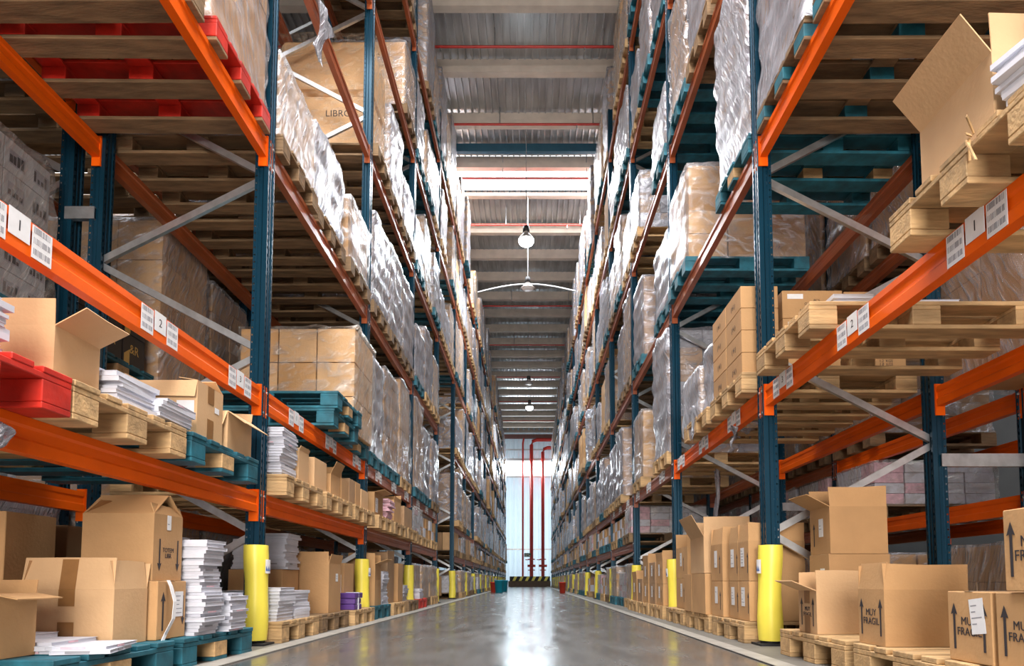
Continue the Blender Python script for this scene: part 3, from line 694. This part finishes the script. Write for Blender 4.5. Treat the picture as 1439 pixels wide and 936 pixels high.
carton('tall brown carton with two down arrows, flaps tented, on small arrowed carton', -2.06, -1.73, 3.10, 3.355, PT + .272, .31,
       {'cam': (-52, .16), 'far': (-52, .16), 'px': (-20, .05), 'nx': (-50, .1)}, CARD, marks=[('down', 'px', -.075, .12, .075), ('down', 'px', .085, .12, .075), ('text', 'px', 0, .13, .03, 'TOTEM\nLIBR'), ('label', 'px', .0, .275, (.035, .07))])
booklets(-1.93, 2.955, PT + .006, 15, 'booklets in the taped open carton', 'white booklet showing above rim of taped open carton, bottom left', (2,), jit=.002, rz=1.57, fl=False)
for i in range(3):
    booklets(-2.06 + i * .17, 2.66, PT, 3 - (i == 2), 'booklets lying flat in front of taped carton', 'white booklet lying flat on blue pallet in front of taped carton', rz=.1 * i)
carton('brown carton cut by the bottom left picture corner, torn flap outward', -2.25, -1.83, 2.3, 2.52, PT, .225, {'cam': (70, .12), 'far': (0, .05), 'px': (100, .1)}, CARD)
carton('brown carton with white label and down arrow, left edge of lower shelf', -2.72, -2.32, 2.98, 3.3, PT + .27, .31, None, CARD, marks=[('label', 'cam', .03, .17, (.08, .14)), ('down', 'cam', .16, .14, .08)])
carton('plain brown carton under the labelled carton at left edge', -2.74, -2.3, 2.95, 3.3, PT, .268, None, CARD3)
t = carton('dark brown taped carton with black printed mark behind tented carton', -2.78, -2.4, 3.5, 3.9, PT + .2, .36, None, CARD3)
obj('printed_mark', boxmesh('printed_mark', BLACKB, -.06, .06, -.07, .07, 0, .001), t, (.0, -.202, .2), FACE['cam'])
obj('printed_text', text_mesh('C', .08, LABEL), t, (.0, -.204, .2), FACE['cam'])
carton('plain carton under the dark taped carton with black mark', -2.8, -2.38, 3.48, 3.92, PT, .2, None, CARD3)
LW = 'white booklet in the tall wavy stack beside nearest left yellow post'
booklets(-1.775, 3.49, PT, 27, 'booklets in the tall wavy stack', LW, jit=.014, rz=1.57)
booklets(-1.765, 3.76, PT, 12, 'booklets in the low stack by the yellow post', 'white booklet in the low stack at foot of nearest left yellow post', jit=.014, rz=1.57)
booklets(-2.32, 3.84, PT, 12, 'booklets behind nearest left yellow post', 'white booklet in stack just behind nearest left yellow post', jit=.006)
booklets(-2.05, 3.70, PT, 30, 'booklets in the rear stack', 'white booklet in tallest stack behind the wavy one', jit=.012)
# left rack, floor, second bay
pallet(-2.26, 4.95, .004, 'wood', 'on the floor just behind nearest left yellow post')
pallet(-2.27, 5.87, .004, 'old', 'on the floor of left rack under two large plain cartons')
pallet(-2.23, 6.73, .004, 'wood', 'on the floor just before second left yellow post')
booklets(-1.80, 4.72, PT, 10, 'strapped booklets on first pallet behind the post', 'white booklet in strapped bundle just behind nearest left post', kinds=(2,), jit=.004)
booklets(-1.80, 5.06, PT, 9, 'strapped booklets on first pallet behind the post', 'white booklet in strapped bundle just behind nearest left post', kinds=(2,), jit=.004)
booklets(-2.04, 4.72, PT, 10, 'strapped booklets on first pallet behind the post', 'white booklet in strapped bundle just behind nearest left post', kinds=(0, 2), jit=.004)
carton('long low brown carton carrying booklet stacks behind nearest left post', -2.35, -1.93, 5.02 + .25, 5.42 + .22, PT, .36, None, CARD, group=None)
booklets(-2.22, 5.42, PT + .365, 12, 'booklets fanned on long low carton', 'pale booklet in wide stack on long low carton', kinds=(0, 2), jit=.004)
booklets(-2.03, 5.48, PT + .365, 16, 'booklets in narrow wavy stack on long low carton', 'white booklet in narrow wavy stack on long low carton', jit=.012)
carton('plain tall brown carton with small label near second left post', -2.02, -1.7, 5.72, 6.08, PT, .42, {'cam': (0, .10), 'far': (0, .08), 'px': (15, .08), 'nx': (0, .08)}, CARD, marks=[('label', 'px', .05, .3, (.07, .07))])
carton('brown carton behind purple bundle by second left post', -2.1, -1.76, 6.4, 6.75, PT, .44, None, CARD, marks=[('label', 'cam', .08, .22, (.13, .22))])
t = thing('wrapped_bundle', 'purple wrapped bundle on wooden pallet before second left post', 'bundle', (-1.74, 6.48, PT))
for i in range(3): obj('purple_packet', boxmesh('purple_packet', PURPLE, -.1, .1, -.13, .13, 0, .052, .006), t, (R.uniform(-.005, .005), 0, i * .054), (0, 0, R.uniform(-.05, .05)))
b = MB(); b.box(-.105, .105, -.01, .01, .0, .165); obj('band', b.mesh('band', PAPER), t)
booklets(-2.4, 6.2, PT, 18, 'grey booklets behind plain tall carton', 'greyish booklet in stack behind plain tall carton', kinds=(3, 0), jit=.01)
carton('dark brown carton deep inside left rack second bay on floor', -2.75, -2.45, 6.5, 7.0, PT, .52, None, CARD3)
# left rack floor, third bay
for j, kd in enumerate(('blue', 'wood', 'old')):
    pallet(-2.27 + .02 * j, Y0 + B + .53 + .9 * j, .004, kd, 'on the floor of left rack third bay, %s' % SLN[j])
carton('brown carton with raised bent flap just behind second left post', -2.0, -1.7, 7.42, 7.72, PT, .46, {'cam': (0, .12), 'px': (70, .14), 'far': (0, .1), 'nx': (0, .1)}, CARD)
booklets(-1.82, 8.02, PT, 20, 'booklets on pallet behind second left post', 'white booklet in stack on pallet in third left bay', kinds=(0, 2), jit=.006)
carton('tall folded brown carton beside booklets in third left bay', -2.15, -1.75, 8.3, 8.7, PT, .55, {'cam': (0, .07), 'far': (5, .1), 'px': (0, .1), 'nx': (0, .1)}, CARD3)
carton('slim brown carton standing before third left post', -2.0, -1.72, 8.82, 9.15, PT, .5, None, CARD)
booklets(-1.85, 9.5, PT, 12, 'booklets near third left post', 'white booklet in low stack near third left post', jit=.008)
# passage items behind
pallet(-2.27, 10.6, .004, 'red', 'low reddish pallet on floor by third left post')
carton('long brown carton lying on reddish pallet before the left passage', -2.6, -1.9, 10.3, 10.8, PT, .36, None, CARD)
booklets(-1.8, 10.55, PT, 9, 'booklets on reddish pallet', 'white booklet in low stack on reddish pallet', jit=.006)
carton('long brown carton on floor at back of the left passage', -2.9, -1.95, 14.2, 14.9, .1, .42, None, CARD)
# ------------------------------------------------------------------ left rack, lowest beam, nearest bay
z1 = 1.001; P1 = z1 + .145
pallet(-2.24, 1.98, z1, 'red', 'on lowest left beam at left picture edge')
pallet(-2.24, 2.79, z1, 'wood', 'on lowest left beam beside red pallet under booklets')
pallet(-2.24, 3.64, z1, 'blue', 'on lowest left beam just before nearest blue upright')
booklets(-1.82, 2.02, P1, 12, 'booklets on the red pallet', 'white booklet in stack on the red pallet', jit=.012)
carton('open brown carton behind booklets at left edge, flap over red pallet', -2.15, -1.74, 2.42, 2.68, P1, .21, {'px': (62, .13), 'cam': (4, .10), 'nx': (0, .1), 'far': (10, .1)}, CARD2)
booklets(-1.78, 2.86, P1, 7, 'booklets in wide stack on wooden pallet', 'white booklet in the wider stack on wooden pallet, lowest left beam', jit=.01)
booklets(-1.98, 2.88, P1, 10, 'booklets in wide stack on wooden pallet', 'white booklet in the wider stack on wooden pallet, lowest left beam', jit=.012, rz=1.5)
booklets(-1.76, 3.13, P1, 6, 'booklets slumping against big carton', 'white booklet in slumping stack beside big carton, lowest left beam', jit=.03, lean=-.1)
for i in range(2):
    o = obj('booklet', BK[0][0], None, (-2.2 + .12 * i, 2.95, P1 + .10 + .06), (math.radians(-30 + 65 * i), math.radians(0), .2)); tag(o, 'white booklet propped like a roof behind the wide booklet stack', 'booklet', 'propped booklets')
carton('big brown carton with clear tape, front flap hanging, on blue pallet lowest beam', -2.08, -1.70, 3.40, 3.685, P1, .30, {'cam': (165, .09), 'px': (-80, .1), 'far': (-60, .1), 'nx': (0, .04)}, CARD2,
       tape=['px'], marks=[('label', 'px', .07, .19, (.05, .03)), ('label', 'cam', .13, .15, (.09, .09))])
booklets(-1.93, 3.55, P1 + .285, 1, 'booklets on big carton', 'white booklet lying in top of big taped carton', jit=.005, rz=1.5)
carton('smaller brown carton with open flaps hanging towards aisle at nearest left upright', -2.03, -1.69, 3.73, 4.05, P1, .225, {'px': (125, .13), 'cam': (150, .10), 'far': (5, .06), 'nx': (0, .05)}, CARD2)
# left rack, lowest beam, second bay
for j in range(3): pallet(-2.25, Y0 + .55 + .9 * j, z1, 'wood', 'on lowest left beam in second bay, %s' % SLN[j])
booklets(-1.80, 4.72, P1, 19, 'booklets just behind nearest left upright', 'white booklet in upright stack on lowest beam just behind nearest left upright', jit=.004)
S1 = [(-2.0, 4.92, 5.14, .24, {'px': (25, .03), 'far': (0, .02), 'cam': (0, .012)}, CARD2, 'pale carton beside white booklet stack, lowest left beam'),
      (-2.0, 5.28, 5.60, .25, None, CARD2, 'pale carton with bent flap in middle of second left bay'),
      (-1.96, 5.72, 5.98, .19, {'px': (25, .12), 'far': (30, .12), 'nx': (0, .1)}, CARD, 'low carton with two raised flaps in second left bay'),
      (-1.95, 6.05, 6.28, .2, {'cam': (10, .08)}, CARD, 'narrow carton with torn top in second left bay'),
      (-1.95, 6.31, 6.52, .24, None, CARD3, 'narrow upright brown carton, first of three by second left upright'),
      (-1.95, 6.54, 6.72, .24, None, CARD, 'narrow upright brown carton, second of three by second left upright'),
      (-1.95, 6.76, 7.05, .2, None, CARD2, 'narrow upright brown carton, third of three by second left upright')]
for x0, y0, y1, h, fl, m, lb in S1: carton(lb, x0, -1.70, y0, y1, P1, h, fl, m, seam=False)
# left rack lowest beam third bay
for j in range(3): pallet(-2.25, Y0 + B + .55 + .9 * j, z1, 'wood', 'on lowest left beam in third bay, %s' % SLN[j])
carton('open carton with flap towards aisle just past second left upright', -2.0, -1.72, 7.42, 7.85, P1, .26, {'px': (80, .12), 'far': (0, .05)}, CARD, marks=[('label', 'px', -.1, .12, (.12, .16))])
booklets(-1.8, 8.2, P1, 14, 'pink booklets on lowest left beam', 'pink printed booklet stacked on lowest beam in third left bay', kinds=(4,), jit=.018)
carton('two-flap brown carton beside pink booklets', -2.0, -1.72, 8.5, 8.95, P1, .3, {'px': (10, .05), 'far': (0, .1)}, CARD)
carton('brown carton before third left upright on lowest beam', -2.0, -1.72, 9.2, 9.8, P1, .3, None, CARD3)
# left rack second beam: two stacked empty blue pallets
z2 = 1.701
for i in range(2): pallet(-2.22 + .03 * i, 5.9, z2 + i * .146, 'blue', ['lower', 'upper'][i] + ' one of the two stacked empty on second left beam')
t = thing('carton_load', 'plain brown cartons stacked two high behind the diagonal brace, second left beam', 'pallet load', (-2.24, 6.75, 1.85))
if t:
    for i in range(3):
        for j in range(3):
            obj('carton', boxmesh('carton', R.choice([CARD, CARD, CARD2]), -.18, .18, -.37, .37, .003, .33, .004), t, (-.37 + i * .37, 0, j * .335))
    obj('stretch_film', film_mesh('stretch_film', 1.12, .76, 1.01, 31, FILMC)[1], t)
# big cream wrapped load marked LIBROS, fourth beam
t = thing('wrapped_load', 'rounded tan wrapped carton load marked LIBROS, fourth beam of third left bay', 'pallet load', (-2.37, 7.83, 5.23 + .148))
obj('cartons', cartons_raw(1.08, .74, 1.34, 1, 1, 2, 5, (0,), jit=.003).mesh('cartons', CARD2, bevel=.05), t)
obj('stretch_film', film_mesh('stretch_film', 1.12, .78, 1.37, 32, film('stretch_film_tan', (.62, .5, .38), .06, .1, .3, .25), bulge=.02)[1], t)
obj('printed_text', text_mesh('LIBROS', .11, INK), t, (.2, -.43, .38), FACE['cam'])
# rear left rack: black gold printed cartons and printed load
for i, (x, y) in enumerate([(-3.25, 5.20), (-3.55, 5.20), (-3.25, 4.9), (-3.55, 4.9), (-3.25, 4.6), (-3.55, 4.6)]):
    if i >= 6: continue
    for l in range(2):
        t = thing('black_carton', 'black carton with gold print in rear left rack, %s layer, %s' % (['lower', 'upper'][l], ['far right', 'far left', 'middle right', 'middle left', 'near right', 'near left'][i]), 'carton', (x, y, 2.07 + l * .262), 0, 'black gold printed cartons')
        obj('body', boxmesh('body', BLACKB, -.14, .14, -.145, .145, 0, .26, .004), t)
        for sd, p in (('px', (.1415, .0, .15)), ('cam', (0, -.1465, .15))):
            obj('printed_text', text_mesh('&R', .1, GOLD), t, p, FACE[sd])
            b = MB(); b.prism([(-.13, -.14), (-.06, -.14), (-.06, .0), (-.13, -.05)], 'z', 0, .0006); obj('gold_panel', b.mesh('gold_panel', GOLD), t, (p[0], p[1], .145), FACE[sd])
PRT = mat('printed_cover_film', (.5, .5, .5), .3, nscale=5, namt=.2)
t = thing('printed_load', 'film-wrapped load printed with black and white pictures, rear left rack', 'pallet load', (-3.64, 3.85, 2.07))
b = MB()
for k in range(5):
    for j in range(2): b.box(-.52, .52, -.38 + j * .385, j * .385 - .005, k * .2, k * .2 + .195, 0)
obj('cartons', b.mesh('cartons', mat('light_grey_carton', (.45, .46, .48), .6)), t)
for k in range(5):
    for i in range(4):
        b = MB(); b.box(-.065, .065, -.05, .04, 0, .001); 
        for v in range(4): b.box(-.06 + v * .03, -.045 + v * .03 + R.uniform(0, .012), -.04, R.uniform(-.02, .03), .001, .0015, 1)
        obj('printed_picture', b.mesh('printed_picture', [INKG, INK]), t, (.522, -.3 + i * .2, .1 + k * .2), FACE['px'])
obj('stretch_film', film_mesh('stretch_film', 1.1, .8, 1.02, 40, FILMC, rough=.008)[1], t)

# ------------------------------------------------------------------ right rack, floor, nearest bay
xr = 2.04
pallet(2.03, 3.5, .004, 'wood', 'on the floor just before nearest right yellow post')
pallet(2.03, 2.62, .004, 'wood', 'on the floor under open MUY FRAGIL carton at right')
pallet(2.03, 1.76, .004, 'wood', 'on the floor at bottom right picture corner')
carton('open carton marked MUY FRAGIL with raised flaps, bottom right foreground', 1.46, 1.81, 2.80, 3.02, PT, .235, {'cam': (-2, .105), 'nx': (-8, .115), 'px': (0, .1), 'far': (-3, .1)}, CARD, marks=FRAG('nx', .22, .235, .8))
carton('open carton with flap out to the aisle, beside nearest right yellow post', 1.46, 1.72, 3.46, 3.69, PT, .22, {'nx': (68, .14), 'cam': (-3, .10), 'px': (0, .1), 'far': (0, .1)}, CARD2, marks=FRAG('nx', .2, .22, .62), tape=['nx'])
carton('closed MUY FRAGIL carton with slanted paper label at lower right', 1.46, 1.72, 2.15, 2.375, PT, .235, None, CARD, marks=FRAG('nx', .21, .235, .75) + [('label', 'nx', .045, .155, (.07, .115), .12)])
carton('closed MUY FRAGIL carton with paper label, bottom right corner', 1.46, 1.72, 1.90, 2.13, PT, .235, None, CARD, marks=FRAG('nx', .21, .235, .75) + [('label', 'nx', .06, .15, (.07, .125), 0)])
carton('MUY FRAGIL carton topmost at right picture edge above the others', 1.445, 1.8, 1.82, 2.06, PT + .24, .245, None, CARD, marks=FRAG('nx', .24, .25, .9))
carton('lower carton beneath open-topped carton behind right brace', 1.76, 2.12, 3.98, 4.26, PT, .43, None, CARD, marks=[('label', 'nx', .05, .3, (.06, .09))])
carton('tall open-topped carton on another, behind right diagonal brace', 1.77, 2.11, 3.98, 4.26, PT + .432, .28, {'cam': (-3, .12), 'nx': (62, .15), 'px': (0, .12), 'far': (0, .12)}, CARD, marks=[('label', 'nx', .02, .16, (.06, .11)), ('up', 'nx', -.08, .12, .07)])
carton('plain carton standing at inner side behind open MUY FRAGIL carton', 2.0, 2.4, 3.1, 3.45, PT, .22, None, CARD3)
# right rack floor, second bay
for j in range(3): pallet(2.03, Y0 + .55 + .9 * j, .004, 'wood', 'on the floor of right rack second bay, %s' % SLN[j])
def rstack(y0, y1, x0, x1, hs, labs, fl=None, mk=True, m=CARD, ms=None):
    z = PT
    for i, h in enumerate(hs):
        top = i == len(hs) - 1
        mm = [('label', 'nx', -.02, h * .6, (.075, .13)), ('up', 'nx', .09, h * .45, .07)] if mk else []
        carton(labs[i], x0, x1, y0, y1, z, h, fl if top else None, m, marks=mm, seam=top); z += h + .002
W2 = 'right stack just behind nearest right yellow post'
rstack(4.55, 4.77, 1.47, 1.85, (.27, .27), ['lower labelled carton, first ' + W2, 'upper labelled carton, first ' + W2], {'nx': (-6, .12), 'cam': (0, .12), 'far': (0, .12)})
rstack(4.785, 5.0, 1.47, 1.85, (.27, .27), ['lower labelled carton, second ' + W2, 'upper labelled carton, second ' + W2], {'nx': (-8, .12), 'cam': (0, .1), 'px': (0, .12)})
rstack(5.1, 5.42, 1.45, 1.75, (.27, .28), ['lower carton in stack with upright front flap, right second bay', 'upper carton with upright front flap, right second bay'], {'cam': (0, .13), 'nx': (-10, .13), 'far': (0, .12)}, m=CARD)
rstack(5.50, 5.95, 1.42, 1.72, (.33,), ['lower plain carton under tallest open carton by second right post'], None, False)
rstack(5.97, 6.25, 1.42, 1.72, (.33,), ['lower narrow carton under tallest open carton by second right post'], None, False)
carton('tallest open carton with tall raised flaps before second right post', 1.42, 1.80, 5.52, 5.98, PT + .335, .30, {'cam': (0, .16), 'nx': (30, .2), 'far': (0, .15), 'px': (0, .15)}, CARD2)
rstack(6.45, 6.95, 1.50, 1.86, (.3, .3), ['lower carton hidden partly by second right post', 'upper carton hidden partly by second right post'], {'cam': (0, .15), 'far': (0, .14)}, True, CARD)
# right third bay floor
for j in range(3): pallet(2.03, Y0 + B + .55 + .9 * j, .004, 'wood', 'on the floor of right rack third bay, %s' % SLN[j])
nm = ['first', 'second', 'third', 'fourth', 'fifth', 'sixth']
for i in range(5):
    y = 7.45 + i * .46
    rstack(y, y + .38, 1.46, 1.80, (.24, .25) if i < 3 else (.3,), ['lower labelled carton, %s stack past second right post' % nm[i], 'upper labelled carton, %s stack past second right post' % nm[i]], None if i % 2 else {'nx': (5, .1), 'cam': (0, .12)}, True, [CARD, CARD3][i % 2])
# ------------------------------------------------------------------ right rack, second beam
z2 = 1.701; P2 = z2 + .146
pallet(2.02, 3.76, z2, 'wood', 'nearly empty on second right beam beside nearest right upright')
pallet(2.01, 2.17, z2, 'wood', 'splintered, on second right beam under open carton at right edge')
carton('large open carton with outward flap and blue arrow, upper right foreground', 1.45, 1.86, 2.02, 2.41, P2, .235, {'nx': (38, .155), 'cam': (-3, .13), 'px': (0, .1), 'far': (0, .05)}, CARD2, marks=[('upb', 'cam', -.14, .15, .06)])
booklets(1.57, 1.86, P2, 9, 'film covered booklets at right edge', 'white booklet in slanted pile beside large open carton, right edge', kinds=(0, 2), jit=.012, rz=.2)
for i in range(4):
    q = MB(); q.bar((0, 0, 0), (R.uniform(-.06, .02), R.uniform(-.1, .05), -.10 + .04 * i), .008, .004); tag(obj('wood_splinter', q.mesh('wood_splinter', WOOD), None, (1.40, 2.08 - .012 * i, 1.83)), 'thin wood splinter sticking out of splintered right pallet', 'splinter', 'wood splinters')
for i in range(3):
    booklets(1.72 + .24 * i, 3.62 + .02 * i, P2, 4, 'film covered booklets on nearly empty pallet', 'white booklet lying flat under film on nearly empty right pallet', kinds=(0, 2), jit=.01)
# stacked cartons just past nearest right upright
pallet(2.04, 4.93, z2, 'wood', 'on second right beam just behind nearest right upright')
for i in range(4):
    for c in range(2):
        carton('brown carton with stamped oval, %s from bottom, %s column behind nearest right upright' % (nm[i], ['near', 'far'][c]), 1.47, 1.73, 4.60 + c * .37, 4.955 + c * .37, P2 + i * .158, .156, None, CARD, seam=(i == 3), marks=[('text', 'nx', 0, .07, .05, '( H )')])
for c, x in enumerate((1.76, 2.20)):
    for i in range(3):
        if c == 1 and i == 3: continue
        carton('shipping carton printed with weights, %s from bottom, %s column behind right upright' % (nm[i], ['left', 'right'][c]), x, x + .42, 4.6 + .02 * c, 5.0, P2 + i * .2, .198 , None, CARD, seam=False,
               marks=[('label', 'cam', -.12, .155, (.11, .035)), ('text', 'cam', .03, .09, .026, 'PCS\nG.W.   1.2  KGS\nN.W.   1.0  KGS\nMEAS: 36 x 30 x 19cm'), ('label', 'cam', .02, .02, (.07, .03))])
carton('taller brown carton behind the printed shipping cartons', 2.0, 2.36, 5.02, 5.4, P2, .66, None, CARD)
pallet(2.04, 5.85, z2, 'wood', 'on second right beam under open flapped carton')
carton('open carton with one tall raised flap on second right beam', 1.75, 2.1, 5.45, 5.8, P2, .45, {'cam': (0, .15), 'nx': (20, .2)}, CARD)
t = thing('wrapped_load', 'grey film-wrapped low bundles on second right beam with loose film tail', 'pallet load', (1.72, 6.05, P2))
obj('cartons', cartons_raw(.5, .6, .42, 2, 2, 3, 3, (0, 1)).mesh('cartons', [PAPER, CARD2]), t); obj('stretch_film', film_mesh('stretch_film', .52, .62, .43, 44, FILMG, cell=.03, drape=.3)[1], t)
t = thing('wrapped_load', 'slim grey film-wrapped pack beside stamped cartons on second right beam', 'pallet load', (1.66, 5.55, P2))
obj('cartons', cartons_raw(.3, .26, .5, 1, 1, 3, 3, (0, 1)).mesh('cartons', [PAPER, CARD3]), t); obj('stretch_film', film_mesh('stretch_film', .32, .28, .52, 45, FILMG, cell=.03, drape=.3)[1], t)
# rear right: papered wrapped load at right edge
t = thing('wrapped_load', 'rear film-wrapped tan load with paper sheets taped on, right edge', 'pallet load', (3.35, 4.1, P2 - .14))
obj('cartons', cartons_raw(1.1, .8, .95, 2, 2, 3, 9, (0,)).mesh('cartons', [CARD]), t); obj('stretch_film', film_mesh('stretch_film', 1.14, .84, .97, 46, FILM)[1], t)
for i in range(3):
    b = MB(); b.box(-.11, .11, -.2, .2, 0, .001)
    for v in range(9): b.box(-.08, R.uniform(0, .08), .15 - v * .035, .16 - v * .035, .001, .0015, 1)
    obj('paper_sheet', b.mesh('paper_sheet', [LABEL, INKG]), t, (-.4 + i * .27, -.445, .5 + .03 * i), FACE['cam'])
# hanging film scraps
def scrap(x, y, z, ln, wd, label, seed):
    r = random.Random(seed); b = MB(); n = 10
    for i in range(n + 1):
        f = i / n; ww = wd * (1 - .6 * f + .35 * math.sin(f * 6 + seed))
        for j in range(6):
            u = j / 5 - .5; b.v.append((.03 * math.sin(j * 2.3 + f * 4 + seed) * (1 - f) + .02 * math.sin(f * 5), u * ww + .02 * math.sin(f * 4), -ln * f + .02 * math.sin(j * 1.7)))
    b.f = [(i * 6 + j, i * 6 + j + 1, (i + 1) * 6 + j + 1, (i + 1) * 6 + j) for i in range(n) for j in range(5)]; b.m = [0] * len(b.f)
    me = b.mesh('film_scrap', FILMG, True)
    o = obj('film_scrap', me, None, (x, y, z)); so = o.modifiers.new('s', 'SOLIDIFY'); so.thickness = .002; tag(o, label, 'plastic film')
scrap(-1.745, 5.35, 5.26, .5, .42, 'crumpled clear film draped over fourth left beam in second bay', 1)
scrap(1.52, 5.0, 1.56, .14, .06, 'small film rag hanging under second right beam behind nearest upright', 2)
scrap(1.75, 6.3, 1.45, .55, .14, 'long torn film strip hanging in dark right second bay', 3)
scrap(-1.76, 2.2, .93, .08, .08, 'bit of film stuck on lowest left beam at picture edge', 4)
scrap(1.45, 5.9, 1.95, .3, .2, 'gathered film tail hanging over second right beam', 5)
# ------------------------------------------------------------------ bins by the far rack feet
def bin_(name, label, x, y, r, h, m, cat):
    t = thing(name, label, cat, (x, y, .004)); q = MB(); q.lathe([(0, 0), (r * .8, 0), (r, h * .93), (r * 1.06, h * .93), (r * 1.06, h), (r * .93, h), (r * .75, .02), (0, .02)], 20); obj('body', q.mesh('body', m, True), t)
    return t
bin_('waste_bin', 'cyan plastic bin on the floor at far left rack foot', -1.12, 24.5, .17, .45, CYAN, 'bin')
bin_('waste_bin', 'second cyan bin behind the first one at far left', -1.05, 27.0, .17, .45, CYAN, 'bin')
bin_('red_bucket', 'red plastic bucket beside cyan bin at far left', -1.33, 24.6, .12, .38, REDPL, 'bucket')
bin_('red_bucket', 'red plastic bucket at the far right rack foot', 1.12, 23.5, .12, .38, REDPL, 'bucket')

# ------------------------------------------------------------------ link the pallets and loads, largest in view first
PAL.sort(key=lambda p: p[0]); LD.sort(key=lambda p: p[0])
CUTP, CUTL = 300, 290
far = MB(); fm_ = []
for i, (d, x, y, z, kd, lb, rz) in enumerate(PAL):
    P = PM[kd]
    if i < CUTP:
        if i < 62 and y > 1:
            t = thing('pallet', lb, 'pallet', (x, y, z), rz, 'pallets on the racks')
            obj('deck', P['deck'], t)
            for me in P['block']: obj('block', me, t)
            for me in P['skid']: obj('bottom_board', me, t)
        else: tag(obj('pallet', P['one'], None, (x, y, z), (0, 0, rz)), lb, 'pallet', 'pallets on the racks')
    else:
        far.T = Matrix.Translation((x, y, z)); r = P['raw']
        if P['mat'] not in fm_: fm_.append(P['mat'])
        o = len(far.v); far.v += [tuple(far.T @ Vector(v)) for v in r.v]; far.f += [tuple(o + q for q in f) for f in r.f]; far.m += [fm_.index(P['mat'])] * len(r.f)
if far.v:
    o = obj('far_pallets', far.mesh('far_pallets', fm_), kind='stuff'); o['label'] = 'many pallets carrying the loads far down both racks'; o['category'] = 'pallets'
far = MB(); fm_ = []
def mi(m):
    if m not in fm_: fm_.append(m)
    return fm_.index(m)
for i, (d, x, y, z, key, lb, rz) in enumerate(LD):
    Q = LOADS[key]
    if i < CUTL:
        o = tag(obj('pallet_load', Q['me'], None, (x, y, z), (0, 0, rz + (math.pi if i % 3 == 0 else 0))), lb, 'pallet load', 'loads on the pallets')
        if Q['fme']: obj('stretch_film', Q['fme'], o)
    else:
        T = Matrix.Translation((x, y, z))
        o = len(far.v); far.v += [tuple(T @ Vector(v)) for v in Q['b'].v]; far.f += [tuple(o + q for q in f) for f in Q['b'].f]; far.m += [mi(Q['mats'][q]) for q in Q['b'].m]
        if Q['fb']:
            r = Q['fb']; o = len(far.v); far.v += [tuple(T @ Vector(v)) for v in r.v]; far.f += [tuple(o + q for q in f) for f in r.f]; far.m += [mi(Q['fm'])] * len(r.f)
if far.v:
    o = obj('far_loads', far.mesh('far_loads', fm_), kind='stuff'); o['label'] = 'many wrapped loads far down both racks'; o['category'] = 'pallet loads'
print('PALLETS', len(PAL), 'LOADS', len(LD), 'OBJECTS', len(bpy.data.objects))
